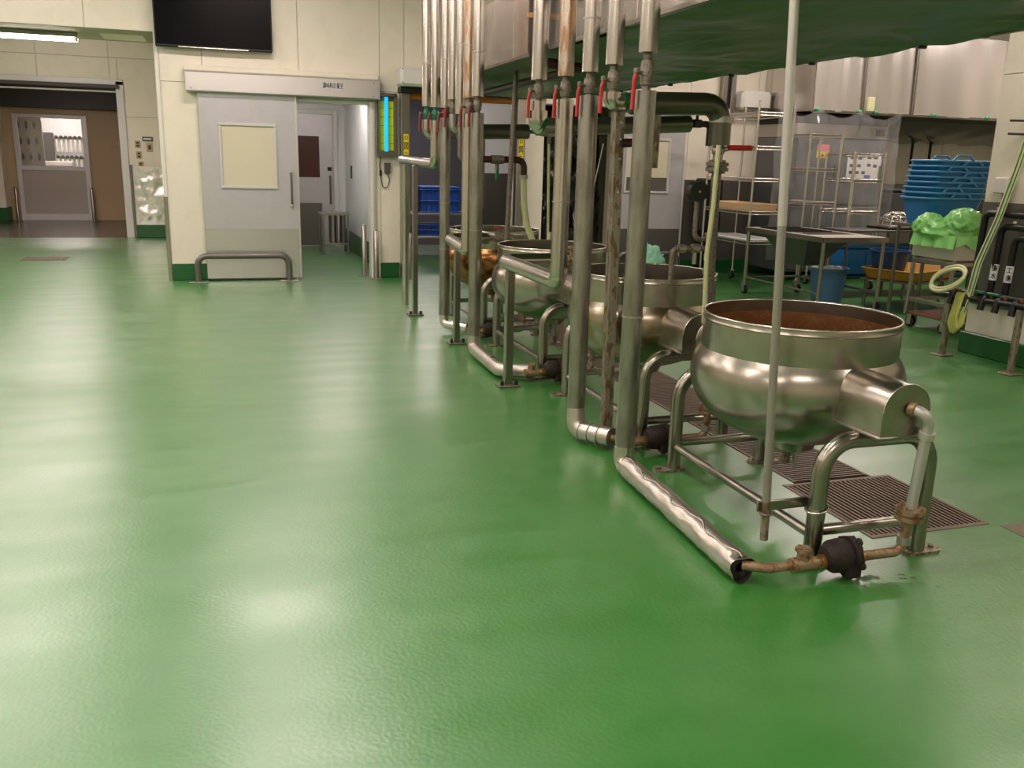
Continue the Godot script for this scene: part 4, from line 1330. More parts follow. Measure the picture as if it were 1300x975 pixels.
	valve(t, Vector3(PX, 1.885, z), 0.14, M.red_lever)
	jacket(t, "lower_jacket", M.jacket, [Vector3(PX, 1.83, z), Vector3(PX, 0.84, z)], 0.048, 0.0, [1.28])
	jacket(t, "level_jacket", M.jacket, [Vector3(PX, 0.93, z), Vector3(PX, 0.83, z), Vector3(1.79, 0.84, -5.72), Vector3(2.18, 0.84, -5.74)], 0.05, 0.07)
	T(t, "steam_branch", M.pipe_dark, [Vector3(2.16, 0.84, -5.74), Vector3(2.36, 0.84, -5.74), Vector3(2.36, 0.72, -5.74)], 0.02, 10, 0.03)
	s = ns()
	cyl(s, Vector3(2.26, 0.84, -5.74), Vector3(2.31, 0.84, -5.74), 0.034, 10)
	cyl(s, Vector3(2.285, 0.84, -5.74), Vector3(2.285, 0.93, -5.74), 0.012, 8)
	cyl(s, Vector3(2.285, 0.92, -5.74), Vector3(2.285, 0.935, -5.74), 0.045, 12)
	part(t, "hand_valve", s, M.pipe_rusty)
	# 5 - lower cross pipe
	z = -5.2
	t = thing("cross_steam_pipe", "insulated pipe with a film-wrapped elbow crossing to a black valve over the third kettle", "pipe", Vector3(PX, 0, z))
	upper(t, Vector3(PX, 0, z), 1.965, 0.047, M.jacket, [])
	valve(t, Vector3(PX, 1.90, z), 0.14, M.red_lever)
	T(t, "neck_jacket", M.jacket, [Vector3(PX, 1.845, z), Vector3(PX, 1.74, z)], 0.044, 18)
	T(t, "wrapped_elbow", M.jacket, [Vector3(PX, 1.79, z), Vector3(PX, 1.70, z), Vector3(PX + 0.10, 1.70, z)], 0.058, 18, 0.07)
	T(t, "green_tape", M.tape_green, [Vector3(PX + 0.012, 1.715, z), Vector3(PX + 0.035, 1.703, z)], 0.0595, 18)
	jacket(t, "cross_jacket", M.jacket_dark, [Vector3(PX + 0.08, 1.70, z), Vector3(2.83, 1.75, z)], 0.052)
	T(t, "valve_pipe", M.black, [Vector3(2.80, 1.75, z), Vector3(2.98, 1.755, z), Vector3(2.98, 1.62, z)], 0.02, 10, 0.03)
	s = ns()
	box(s, Vector3(2.885, 1.755, z), Vector3(0.07, 0.05, 0.05), 0.01)
	cyl(s, Vector3(2.885, 1.755, z), Vector3(2.885, 1.83, z), 0.01, 8)
	part(t, "black_valve", s, M.black)
	# brown gas pipe along the hood
	t = thing("brown_pipe", "dark brown painted pipe dropping beside the hood and crossing under it", "pipe", Vector3(1.98, 2.2, -5.6))
	T(t, "drop", M.brown_pipe, [Vector3(1.96, 3.79, -5.75), Vector3(1.96, 2.13, -5.75), Vector3(2.3, 2.10, -5.75)], 0.033, 14, 0.09)
	ring_band(t, Vector3(1.96, 2.40, -5.75), Vector3.UP, 0.041, 0.03, M.brass)
	T(t, "run", M.brown_pipe, [Vector3(1.94, 2.46, -5.4), Vector3(1.94, 2.47, -3.2)], 0.022, 10)
	T(t, "low_run", M.brown_pipe, [Vector3(2.3, 2.10, -5.75), Vector3(2.34, 2.09, -8.6)], 0.03, 12)
	# rusty square support post and bracket
	t = thing("support_post", "rust-streaked square steel post standing between the drop pipes of the second kettle", "post", Vector3(1.97, 0, -4.40))
	s = ns()
	box(s, Vector3(1.975, 0.90, -4.36), Vector3(0.055, 1.80, 0.055), 0.004, Basis(Vector3.RIGHT, -0.035))
	part(t, "column", s, M.post_rusty)
	s = ns()
	for y in [1.35, 1.52, 1.62, 1.70]: ball(s, Vector3(1.965, y, -4.315), 0.008)
	part(t, "bolt", s, M.zinc)
	T(t, "brace", M.brown_pipe, [Vector3(1.98, 1.60, -4.34), Vector3(2.14, 1.61, -4.34)], 0.022, 4)
	s = ns()
	box(s, Vector3(2.16, 1.62, -4.34), Vector3(0.05, 0.28, 0.05), 0.004)
	part(t, "hanger_plate", s, M.post_rusty)

	# ---- far group, serving the third and fourth kettles
	# C: floor line of the third kettle
	z = -6.55
	t = thing("insulated_pipe_drop", "insulated steel drop pipe with torn floor bend at the third kettle", "pipe", Vector3(PX, 0, z))
	upper(t, Vector3(PX, 0, z), 1.945, 0.044, M.jacket, [2.25])
	valve(t, Vector3(PX, 1.885, z), 0.13, M.red_old)
	jacket(t, "lower_jacket", M.jacket_grimy, [Vector3(PX, 1.83, z), Vector3(PX, 0.14, z)], 0.048, 0.0, [0.98])
	T(t, "floor_jacket", M.jacket_torn, [Vector3(PX, 0.17, z), Vector3(PX, 0.065, z), Vector3(1.805, 0.065, -5.80), Vector3(2.02, 0.07, -5.70)], 0.05, 18, 0.08)
	s = ns()
	cyl(s, Vector3(1.812, 0.065, -6.02), Vector3(1.812, 0.065, -5.99), 0.051, 18)
	part(t, "tear", s, M.rubber)
	condensate_end(t, 2.0, -5.70, -6.33)
	# B: steam line of the fourth kettle
	z = -6.80
	t = thing("insulated_pipe_drop", "insulated steel drop pipe bending back at rim height toward the rust-brown kettle", "pipe", Vector3(PX, 0, z))
	upper(t, Vector3(PX, 0, z), 1.95, 0.044, M.jacket_rusty, [2.32])
	valve(t, Vector3(PX, 1.885, z), 0.14, M.red_old)
	jacket(t, "lower_jacket", M.jacket, [Vector3(PX, 1.83, z), Vector3(PX, 0.80, z)], 0.046)
	jacket(t, "level_jacket", M.jacket, [Vector3(PX, 0.90, z), Vector3(PX, 0.80, z), Vector3(1.79, 0.85, -7.30), Vector3(2.14, 0.85, -7.30)], 0.046, 0.07)
	T(t, "steam_branch", M.pipe_dark, [Vector3(2.12, 0.85, -7.30), Vector3(2.36, 0.85, -7.30), Vector3(2.36, 0.73, -7.30)], 0.02, 10, 0.03)
	s = ns()
	cyl(s, Vector3(2.20, 0.85, -7.30), Vector3(2.27, 0.85, -7.30), 0.036, 10)
	cyl(s, Vector3(2.235, 0.85, -7.30), Vector3(2.235, 0.94, -7.30), 0.012, 8)
	part(t, "hand_valve", s, M.pipe_dark)
	s = ns()
	cyl(s, Vector3(2.235, 0.935, -7.30), Vector3(2.235, 0.95, -7.30), 0.045, 12)
	part(t, "red_wheel", s, M.red_old)
	# A: floor line of the fourth kettle
	z = -7.55
	t = thing("insulated_pipe_drop", "insulated steel drop pipe with small floor elbow at the rust-brown kettle", "pipe", Vector3(PX, 0, z))
	upper(t, Vector3(PX, 0, z), 1.91, 0.042, M.jacket, [2.3])
	valve(t, Vector3(PX, 1.865, z), 0.10, M.red_old, 1.0, M.red_old)
	jacket(t, "lower_jacket", M.jacket_grimy, [Vector3(PX, 1.83, z), Vector3(PX, 0.16, z)], 0.044, 0.0, [1.13, 0.74])
	T(t, "elbow", M.chrome, [Vector3(PX, 0.18, z), Vector3(PX, 0.08, z), Vector3(1.98, 0.08, z + 0.24)], 0.042, 14, 0.07)
	condensate_end(t, 1.97, z + 0.22, -7.86)
	# water line over the fourth kettle
	z = -7.30
	t = thing("cross_water_pipe", "insulated pipe crossing over the rust-brown kettle to a black tap", "pipe", Vector3(PX, 0, z))
	upper(t, Vector3(PX, 0, z), 1.965, 0.042, M.jacket, [])
	valve(t, Vector3(PX, 1.90, z), 0.13, M.red_old)
	T(t, "neck", M.zinc, [Vector3(PX, 1.85, z), Vector3(PX, 1.72, z), Vector3(PX + 0.1, 1.72, z)], 0.028, 12, 0.05)
	jacket(t, "cross_jacket", M.jacket_dark, [Vector3(PX + 0.04, 1.715, z), Vector3(2.47, 1.735, z)], 0.06)
	T(t, "tap_pipe", M.pipe_dark, [Vector3(2.46, 1.735, z), Vector3(2.66, 1.735, z), Vector3(2.66, 1.64, z)], 0.016, 10, 0.03)
	T(t, "drain_tube", M.hose_cream, [Vector3(2.66, 1.65, z), Vector3(2.68, 0.9, z)], 0.012, 8)
	s = ns()
	cyl(s, Vector3(2.54, 1.735, z), Vector3(2.60, 1.735, z), 0.028, 8)
	cyl(s, Vector3(2.57, 1.735, z), Vector3(2.57, 1.85, z), 0.009, 8)
	part(t, "black_tap", s, M.black)
	# hose line under it
	z = -7.05
	t = thing("hose_pipe", "brown pipe with a cast elbow carrying a limp pale hose over the rust-brown kettle", "pipe", Vector3(PX, 0, z))
	upper(t, Vector3(PX, 0, z), 1.84, 0.042, M.jacket, [2.36])
	T(t, "drop", M.pipe_dark, [Vector3(PX, 1.84, z), Vector3(PX, 1.50, z), Vector3(1.95, 1.50, z)], 0.02, 10, 0.03)
	T(t, "level_pipe", M.brown_pipe, [Vector3(1.86, 1.50, z), Vector3(2.36, 1.505, z), Vector3(2.36, 1.36, z)], 0.027, 12, 0.06)
	s = ns()
	cyl(s, Vector3(2.08, 1.502, z), Vector3(2.18, 1.502, z), 0.036, 10)
	cyl(s, Vector3(2.13, 1.50, z), Vector3(2.13, 1.42, z), 0.016, 8)
	part(t, "cock", s, M.pipe_dark)
	B(t, "green_lever", M.green_valve, Vector3(2.12, 1.34, z - 0.01), Vector3(2.145, 1.44, z + 0.01))
	ring_band(t, Vector3(2.36, 1.37, z), Vector3.UP, 0.035, 0.03)
	T(t, "hose", M.hose_cream, [Vector3(2.36, 1.37, z), Vector3(2.37, 1.15, z), Vector3(2.40, 0.98, z), Vector3(2.46, 0.84, z)], 0.026, 12, 0.2)
	# back line bending to the lone post
	z = -7.92
	t = thing("insulated_pipe_drop", "insulated steel pipe bending back at head height onto the lone post", "pipe", Vector3(PX, 0, z))
	upper(t, Vector3(PX, 0, z), 1.93, 0.042, M.jacket, [])
	valve(t, Vector3(PX, 1.87, z), 0.12, M.red_old, 1.0, M.green_valve)
	jacket(t, "lower_jacket", M.jacket, [Vector3(PX, 1.82, z), Vector3(PX, 1.45, z), Vector3(1.74, 1.475, -9.05)], 0.044, 0.07)
	T(t, "back_drop", M.jacket, [Vector3(1.74, 1.47, -9.02), Vector3(1.78, 1.47, -9.10), Vector3(1.78, 0.0, -9.12)], 0.035, 14, 0.05)
	z = -8.28
	t = thing("insulated_pipe_drop", "insulated steel pipe with a green valve and a short elbow, last of the pipe row", "pipe", Vector3(PX, 0, z))
	upper(t, Vector3(PX, 0, z), 1.955, 0.043, M.jacket, [2.32])
	valve(t, Vector3(PX, 1.89, z), 0.13, M.red_old, 1.0, M.green_valve)
	T(t, "lower_elbow", M.jacket, [Vector3(PX, 1.84, z), Vector3(PX, 1.70, z), Vector3(2.02, 1.70, z)], 0.042, 14, 0.07)
	T(t, "branch", M.pipe_dark, [Vector3(2.0, 1.70, z), Vector3(2.36, 1.70, z), Vector3(2.36, 1.05, z)], 0.02, 10, 0.04)
	# posts under the level runs
	for q in [[1.80, -5.60, 0.79, "square steel post under the level pipe of the third kettle", 0.055], [1.81, -7.06, 0.77, "square steel post under the level pipe of the rust-brown kettle", 0.05], [1.75, -8.47, 1.43, "lone square steel post under the head-height pipe", 0.05]]:
		t = thing("support_post", q[3], "post", Vector3(q[0], 0, q[1]))
		s = ns()
		box(s, Vector3(q[0], q[2] / 2, q[1]), Vector3(q[4], q[2], q[4]), 0.005)
		part(t, "column", s, M.steel_plain)
		B(t, "foot_plate", M.pipe_dark, Vector3(q[0] - 0.075, 0, q[1] - 0.06), Vector3(q[0] + 0.075, 0.014, q[1] + 0.06))
		s = ns()
		for k in [-1, 1]: cyl(s, Vector3(q[0] + 0.05 * k, 0.014, q[1] + 0.035), Vector3(q[0] + 0.05 * k, 0.045, q[1] + 0.035), 0.012, 6)
		part(t, "bolt", s, M.rubber)
	# thin pole through the row
	t = thing("thin_pole", "thin dull vertical pipe rising to the hood behind the level pipe", "pole", Vector3(2.2, 0.6, -6.95))
	T(t, "tube", M.pipe_dark, [Vector3(2.19, 0.7, -6.95), Vector3(2.24, 2.2, -6.95)], 0.02, 10)
	# long pale pole clamped to the front frame
	t = thing("long_pole", "long pale galvanised pole clamped by a bracket to the first kettle frame", "pole", Vector3(1.91, 0.11, -2.70))
	T(t, "tube", M.tube_white, [Vector3(1.875, 1.30, -2.72), Vector3(1.845, 2.16, -2.74), Vector3(1.79, 3.79, -2.78)], 0.016, 14)
	T(t, "grimy_tube", M.pole_worn, [Vector3(1.910, 0.27, -2.695), Vector3(1.875, 1.30, -2.72)], 0.0158, 14)
	T(t, "stained_tube", M.post_rusty, [Vector3(1.913, 0.115, -2.69), Vector3(1.910, 0.27, -2.695)], 0.0155, 14)
	B(t, "bracket", M.steel_plain, Vector3(1.88, 0.225, -2.715), Vector3(2.11, 0.265, -2.705), 0.002)
	s = ns()
	var pts = []
	for k in 25: pts.append(Vector3(2.11 + 0.040 * cos(TAU * k / 24), 0.235 + 0.008 * cos(TAU * k / 24), -2.655 + 0.040 * sin(TAU * k / 24)))
	tube(s, pts, 0.005, 6)
	part(t, "clamp_ring", s, M.chrome)
	s = ns()
	pts = []
	for k in 25: pts.append(Vector3(1.911 + 0.021 * cos(TAU * k / 24), 0.222, -2.692 + 0.021 * sin(TAU * k / 24)))
	tube(s, pts, 0.005, 6)
	part(t, "clamp_ring", s, M.pipe_dark)

# ------------------------------------------------------------------ hood over the kettles
func kettle_hood() -> void:
	var t = thing("exhaust_hood", "long steel exhaust hood over the kettles with a sheet underneath painted in the green of the reflected floor", "hood", Vector3(2.93, 2.19, -6.0))
	for k in 7:
		var z0 = -9.45 + k * 1.02
		B(t, "side_panel", M.steel_bright, Vector3(2.035, 2.20, z0), Vector3(2.05, 2.67, z0 + 1.012), 0.004)
		B(t, "far_side_panel", M.steel_bright, Vector3(3.81, 2.20, z0), Vector3(3.825, 2.67, z0 + 1.012), 0.004)
		B(t, "top_panel", M.steel_bright, Vector3(2.05, 2.655, z0), Vector3(3.81, 2.67, z0 + 1.012), 0.004)
	B(t, "end_panel", M.steel_bright, Vector3(2.05, 2.20, -9.45), Vector3(3.81, 2.67, -9.435), 0.004)
	B(t, "end_panel", M.steel_bright, Vector3(2.05, 2.20, -2.325), Vector3(3.81, 2.67, -2.31), 0.004)
	for x in [2.03, 3.80]:
		B(t, "edge_channel", M.steel_plain, Vector3(x, 2.185, -9.45), Vector3(x + 0.03, 2.21, -2.31), 0.003)
	for k in 4:
		B(t, "duct", M.steel_bright, Vector3(2.6, 2.67, -8.8 + 1.9 * k), Vector3(3.3, 3.8, -8.1 + 1.9 * k), 0.02)
	# film stretched under the hood, floor reflection painted as its green, pulled tight between clips
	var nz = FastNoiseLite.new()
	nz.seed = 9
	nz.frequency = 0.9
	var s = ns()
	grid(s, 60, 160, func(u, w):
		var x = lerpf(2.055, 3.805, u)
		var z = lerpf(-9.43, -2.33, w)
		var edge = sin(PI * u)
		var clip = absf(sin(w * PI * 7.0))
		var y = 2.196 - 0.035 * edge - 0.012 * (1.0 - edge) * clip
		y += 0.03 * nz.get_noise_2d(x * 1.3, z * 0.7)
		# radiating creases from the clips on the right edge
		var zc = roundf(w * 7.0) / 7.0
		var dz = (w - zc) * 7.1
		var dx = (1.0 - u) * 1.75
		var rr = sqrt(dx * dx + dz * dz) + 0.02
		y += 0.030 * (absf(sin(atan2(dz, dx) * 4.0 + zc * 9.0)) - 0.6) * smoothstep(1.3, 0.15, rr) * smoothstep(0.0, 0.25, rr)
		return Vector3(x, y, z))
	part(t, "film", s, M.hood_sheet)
	for k in 8:
		B(t, "clip", M.black, Vector3(3.79, 2.17, -9.43 + k * 1.012), Vector3(3.83, 2.215, -9.40 + k * 1.012), 0.004)

# ------------------------------------------------------------------ right-hand bay
func caster(p: Node, at: Vector3, r := 0.05) -> void:
	var s = ns()
	cyl(s, at + Vector3(-0.016, r, 0), at + Vector3(0.016, r, 0), r, 18)
	var w = part(p, "caster_wheel", s, M.rubber)
	s = ns()
	for k in [-1, 1]: box(s, at + Vector3(0.022 * k, r * 1.35, 0), Vector3(0.006, r * 1.7, r * 0.9), 0.0)
	box(s, at + Vector3(0, r * 2.2, 0), Vector3(0.06, 0.008, 0.06), 0.002)
	cyl(s, at + Vector3(-0.025, r, 0), at + Vector3(0.025, r, 0), 0.012, 8)
	part(w, "fork", s, M.zinc)

func wire_shelf(p: Node, a: Vector3, c: Vector3) -> void:
	# a, c: opposite corners at shelf height
	var s = ns()
	var y = a.y
	var cs = [Vector3(a.x, y, a.z), Vector3(c.x, y, a.z), Vector3(c.x, y, c.z), Vector3(a.x, y, c.z), Vector3(a.x, y, a.z)]
	for i in 4:
		var p0: Vector3 = cs[i]
		var p1: Vector3 = cs[i + 1]
		tube(s, [p0, p1], 0.0075, 6)
		tube(s, [p0 + Vector3(0, -0.035, 0), p1 + Vector3(0, -0.035, 0)], 0.006, 6)
		var n = int((p1 - p0).length() / 0.03)
		var zg = []
		for k in n + 1: zg.append(p0.lerp(p1, float(k) / n) + Vector3(0, -0.035 if k % 2 else 0.0, 0))
		tube(s, zg, 0.004, 4)
	var f = part(p, "shelf", s, M.chrome)
	s = ns()
	var m = int(absf(c.x - a.x) / 0.028)
	for k in range(1, m):
		var x = lerpf(a.x, c.x, float(k) / m)
		tube(s, [Vector3(x, y, a.z), Vector3(x, y, c.z)], 0.002, 4)
	part(f, "wire_deck", s, M.chrome)

func wire_rack(label: String, x0: float, x1: float, z0: float, z1: float, top: float, ys: Array) -> Node3D:
	var t = thing("wire_rack", label, "rack", Vector3((x0 + x1) / 2, 0, (z0 + z1) / 2), "chrome wire racks in the bay")
	for x in [x0, x1]:
		for z in [z0, z1]:
			T(t, "post", M.chrome, [Vector3(x, 0.11, z), Vector3(x, top, z)], 0.0145, 10)
			caster(t, Vector3(x, 0, z))
	for y in ys: wire_shelf(t, Vector3(x0, y, z0), Vector3(x1, y, z1))
	return t

func tub(at: Vector3, w: float, d: float, h: float, hx: float, label: String) -> void:
	var t = thing("tub", label, "tub", at, "stacked blue tubs")
	var s = ns()
	var o0 = ring_at(rrect(w * 0.80, d * 0.80, 0.06), at)
	var o1 = ring_at(rrect(w, d, 0.07), at + Vector3(0, h, 0))
	var i1 = ring_at(rrect(w - 0.012, d - 0.012, 0.065), at + Vector3(0, h, 0))
	var i0 = ring_at(rrect(w * 0.80 - 0.012, d * 0.80 - 0.012, 0.055), at + Vector3(0, 0.008, 0))
	loft(s, [o0, o1])
	loft(s, [i1, i0])
	face(s, o0, at + Vector3(0, 1, 0))
	face(s, i0, at + Vector3(0, -1, 0))
	part(t, "body", s, M.blue_tub)
	s = ns()
	var rim = ring_at(rrect(w + 0.02, d + 0.02, 0.08), at + Vector3(0, h, 0))
	rim.append(rim[0])
	tube(s, rim, 0.011, 6)
	part(t, "rim", s, M.blue_tub_pale)
	for k in [-1, 1]:
		s = ns()
		var z = at.z + k * (d / 2 + 0.012)
		var x = at.x + hx * k
		tube(s, round_path([Vector3(x - 0.13, at.y + h, z), Vector3(x - 0.075, at.y + h + 0.05, z), Vector3(x + 0.075, at.y + h + 0.05, z), Vector3(x + 0.13, at.y + h, z)], 0.02, 3), 0.012, 6)
		part(t, "handle", s, M.blue_tub_pale)

func crumpled(s: SurfaceTool, c: Vector3, sz: Vector3, sd: int, amp := 0.35) -> void:
	var nz = FastNoiseLite.new()
	nz.seed = sd
	nz.frequency = 1.0
	nz.fractal_type = FastNoiseLite.FRACTAL_RIDGED
	nz.fractal_octaves = 2
	grid(s, 48, 24, func(u, w):
		var a = TAU * u
		var e = PI * (w - 0.5)
		var d = Vector3(cos(a) * cos(e), sin(e), sin(a) * cos(e))
		var q = Vector3(d.x * 1.2, d.y, d.z * 1.2)
		if u > 0.999: q = Vector3(1.2 * cos(e), sin(e), 0)
		var r = 1.0 + amp * nz.get_noise_3d(q.x * 1.3, q.y * 1.3, q.z * 1.3)
		var p = d * r * sz
		p.y = maxf(p.y, -sz.y * 0.5)
		return c + p)

func right_side() -> void:
	var t: Node3D
	var s: SurfaceTool
	# ---- wall hood at the back right
	t = thing("canopy_hood", "bright buckled stainless hood on the back wall with clear film under it", "hood", Vector3(9.6, 2.2, -10.7))
	var xs = [7.30, 8.05, 8.85, 10.4, 11.98]
	for k in 4:
		s = ns()
		var bow = [0.035, 0.03, 0.05, 0.05]
		var x0: float = xs[k] + 0.008
		var x1: float = xs[k + 1] - 0.008
		var bb0: float = bow[k]
		grid(s, 36, 8, func(u, w): return Vector3(lerpf(x0, x1, u), lerpf(2.22, 3.25, w), -10.17 + bb0 * (sin(PI * u) + 0.35 * sin(PI * 5.0 * u + 0.6 * w)) * (0.5 + 0.5 * w) - 0.04 * w))
		part(t, "front_panel", s, M.canopy_steel)
		s = ns()
		bb(s, Vector3(x0, 2.22, -11.29), Vector3(x1, 2.23, -10.2), 0.0)
		part(t, "bottom_panel", s, M.steel_dull)
	s = ns()
	face(s, [Vector3(7.30, 2.22, -10.17), Vector3(7.30, 3.25, -10.21), Vector3(7.30, 3.25, -11.29), Vector3(7.30, 2.22, -11.29)], Vector3(9, 2.5, -10.5))
	part(t, "end_panel", s, M.steel_bright)
	for k in [1, 2, 3]:
		s = ns()
		tube(s, [Vector3(xs[k], 2.22, -10.15), Vector3(xs[k], 3.25, -10.19)], 0.018, 6)
		part(t, "seam_cover", s, M.steel_dull)
	B(t, "lower_lip", M.steel_plain, Vector3(7.29, 2.20, -10.19), Vector3(11.98, 2.235, -10.15), 0.004)
	B(t, "top_box", M.steel_bright, Vector3(7.30, 3.25, -11.29), Vector3(11.98, 3.79, -10.21), 0.01)
	B(t, "lamp_switch", M.hose_cream, Vector3(8.10, 2.24, -10.15), Vector3(8.19, 2.42, -10.09), 0.008)
	for x in [7.35, 8.0, 8.25, 9.2, 10.1]:
		s = ns()
		ball(s, Vector3(x, 2.235, -10.135), 0.03, Vector3(1.3, 0.8, 0.6))
		part(t, "film_clip", s, M.tape_clip)
	# clear film curtain from hood lip to floor
	t = thing("film_curtain", "clear plastic film hanging in folds from the wall hood over the steel cabinet", "plastic film", Vector3(7.9, 0.3, -10.1))
	s = ns()
	var nz = FastNoiseLite.new()
	nz.seed = 17
	nz.frequency = 1.1
	grid(s, 90, 40, func(u, w):
		var x = lerpf(6.75, 8.62, u) + 0.05 * sin(u * 9.0) * (1.0 - w)
		var y = lerpf(0.32, 2.24, w) - 0.10 * absf(sin(u * PI * 3.0)) * smoothstep(0.8, 1.0, w)
		var z = -10.09 + 0.035 * sin(u * 46.0 + nz.get_noise_2d(u * 4.0, w) * 5.0) * (1.1 - 0.5 * w) + 0.05 * nz.get_noise_2d(u * 3.0, w * 2.0)
		return Vector3(x, y, z))
	part(t, "film", s, M.clear_plastic)
	s = ns()
	grid(s, 60, 16, func(u, w):
		return Vector3(lerpf(8.72, 11.9, u), lerpf(2.205, 1.90, w) - 0.07 * sin(PI * w) - 0.02 * sin(u * 34.0 + w * 4.0) * w, lerpf(-10.16, -11.22, w)))
	part(t, "under_sheet", s, M.smoke_film)
	# steel cabinet
	t = thing("steel_cabinet", "tall grey steel cabinet with notices behind the plastic film", "cabinet", Vector3(7.95, 0, -10.75))
	B(t, "body", M.cab_grey, Vector3(7.22, 0.12, -11.25), Vector3(8.66, 1.90, -10.36), 0.01)
	B(t, "head", M.sheet_pale, Vector3(7.22, 1.90, -11.25), Vector3(8.66, 2.07, -10.34), 0.006)
	B(t, "black_vent", M.black, Vector3(7.22, 2.07, -11.25), Vector3(8.66, 2.19, -10.36), 0.004)
	for q in [[7.24, 0.16, 7.92, 1.0], [7.96, 0.16, 8.64, 1.0], [7.24, 1.03, 7.92, 1.88], [7.96, 1.03, 8.64, 1.88]]:
		var d = B(t, "door", M.cab_grey, Vector3(q[0], q[1], -10.36), Vector3(q[2], q[3], -10.335), 0.006)
		B(d, "pull", M.steel_dull, Vector3(q[2] - 0.07, (q[1] + q[3]) / 2 - 0.1, -10.335), Vector3(q[2] - 0.045, (q[1] + q[3]) / 2 + 0.1, -10.31), 0.004)
	B(t, "badge", M.grey_box, Vector3(8.46, 1.94, -10.34), Vector3(8.60, 2.03, -10.336), 0.0)
	for x in [7.3, 8.58]: B(t, "foot", M.steel_dull, Vector3(x - 0.03, 0, -10.5), Vector3(x + 0.03, 0.12, -10.44))
	t = thing("notice_sheet", "white notice sheet with printed dark and blue blocks on the cabinet", "notice", Vector3(8.3, 1.35, -10.33))
	B(t, "sheet", M.paper, Vector3(8.05, 1.36, -10.334), Vector3(8.60, 1.71, -10.330), 0.0)
	s = ns()
	for q in [[0.04, 0.26], [0.17, 0.26], [0.32, 0.27], [0.42, 0.27], [0.04, 0.16], [0.16, 0.16], [0.32, 0.17], [0.42, 0.16], [0.04, 0.07], [0.14, 0.07], [0.24, 0.07]]:
		box(s, Vector3(8.08 + q[0], 1.37 + q[1] + 0.02, -10.3295), Vector3(0.06, 0.04, 0.001))
	part(t, "print", s, M.grey_box)
	B(t, "blue_print", M.print_blue, Vector3(8.34, 1.38, -10.330), Vector3(8.44, 1.43, -10.329), 0.0)
	t = thing("warning_label", "pink and yellow warning label on the cabinet door", "label", Vector3(7.64, 1.65, -10.33))
	B(t, "pink_sheet", M.pink, Vector3(7.55, 1.72, -10.334), Vector3(7.74, 1.81, -10.331), 0.0)
	B(t, "yellow_strip", M.yellow, Vector3(7.55, 1.64, -10.334), Vector3(7.74, 1.72, -10.331), 0.0)
	s = ns()
	extrude(s, PackedVector2Array([Vector2(0, 0), Vector2(0.05, 0), Vector2(0.025, 0.045)]), Vector3(7.615, 1.655, -10.331), Vector3.RIGHT, Vector3.UP, Vector3(0, 0, 0.001))
	part(t, "triangle", s, M.ink)
	# air unit high on the wall
	t = thing("air_unit", "cream rounded air unit high on the back wall", "air unit", Vector3(7.03, 2.25, -11.15))
	B(t, "case", M.white_paint, Vector3(6.80, 2.25, -11.3), Vector3(7.27, 2.50, -11.05), 0.04)
	B(t, "vane", M.grey_box, Vector3(6.84, 2.265, -11.06), Vector3(7.23, 2.285, -11.04), 0.004)

	# steel-cased duct on the back wall
	t = thing("wall_duct", "narrow twin steel duct running up the back wall beside the air unit", "duct", Vector3(6.68, 2.1, -11.25))
	for x in [6.58, 6.71]:
		B(t, "casing", M.steel_plain, Vector3(x, 2.1, -11.3), Vector3(x + 0.07, 3.79, -11.2), 0.006)
	B(t, "dark_gap", M.frame_dark, Vector3(6.65, 2.1, -11.3), Vector3(6.71, 3.79, -11.26), 0.002)  # dark strip painted in for the shade of the gap between casings

	# ---- chrome wire racks
	wire_rack("tallest chrome wire rack, left of the clear film curtain", 6.16, 6.66, -9.62, -10.72, 2.27, [2.135, 1.74, 1.36, 0.965, 0.60])
	wire_rack("middle-height chrome wire rack before the pink and yellow label", 6.92, 7.38, -9.62, -10.05, 1.93, [1.91, 1.50, 1.09, 0.45])
	wire_rack("lowest chrome wire rack before the white notice sheet", 7.46, 7.92, -9.45, -10.0, 1.72, [1.69, 1.38, 0.99, 0.40])
	t = thing("beige_tray", "beige plastic tray on the tallest wire rack", "tray", Vector3(6.4, 0.966, -10.2))
	s = ns()
	loft(s, [ring_at(rrect(0.40, 0.95, 0.04), Vector3(6.41, 0.972, -10.2)), ring_at(rrect(0.44, 1.0, 0.05), Vector3(6.41, 1.05, -10.2))])
	face(s, ring_at(rrect(0.40, 0.95, 0.04), Vector3(6.41, 0.972, -10.2)), Vector3(6.41, 0, -10.2))
	part(t, "body", s, M.beige_tray)
	t = thing("white_board", "pale flat board lying on the lower shelf of the tallest wire rack", "board", Vector3(6.4, 0.61, -10.2))
	B(t, "sheet", M.paper, Vector3(6.18, 0.606, -10.70), Vector3(6.64, 0.622, -9.66))
	# black speaker-like boxes stored behind the rack
	t = thing("black_box", "tall black box standing behind the tallest wire rack", "box", Vector3(6.35, 0, -10.95))
	B(t, "body", M.black, Vector3(6.2, 0.62, -11.1), Vector3(6.5, 1.33, -10.85), 0.02)
	B(t, "stand", M.black, Vector3(6.25, 0, -11.08), Vector3(6.45, 0.62, -10.88), 0.01)

	# ---- hopper table
	t = thing("hopper_table", "steel table with a deep tapered hopper sunk in its top", "table", Vector3(6.38, 0, -8.65))
	s = ns()
	for r in cut(Rect2(5.97, -9.38, 0.82, 1.48), [Rect2(6.06, -9.28, 0.64, 1.0)]):
		bb(s, Vector3(r.position.x, 0.785, r.position.y), Vector3(r.end.x, 0.80, r.end.y))
	part(t, "top", s, M.top_steel)
	s = ns()
	for q in [[5.965, -9.39, 5.985, -7.89], [6.775, -9.39, 6.795, -7.89], [5.965, -7.91, 6.795, -7.89], [5.965, -9.39, 6.795, -9.37]]:
		bb(s, Vector3(q[0], 0.745, q[1]), Vector3(q[2], 0.80, q[3]), 0.003)
	part(t, "apron", s, M.steel_plain)
	s = ns()
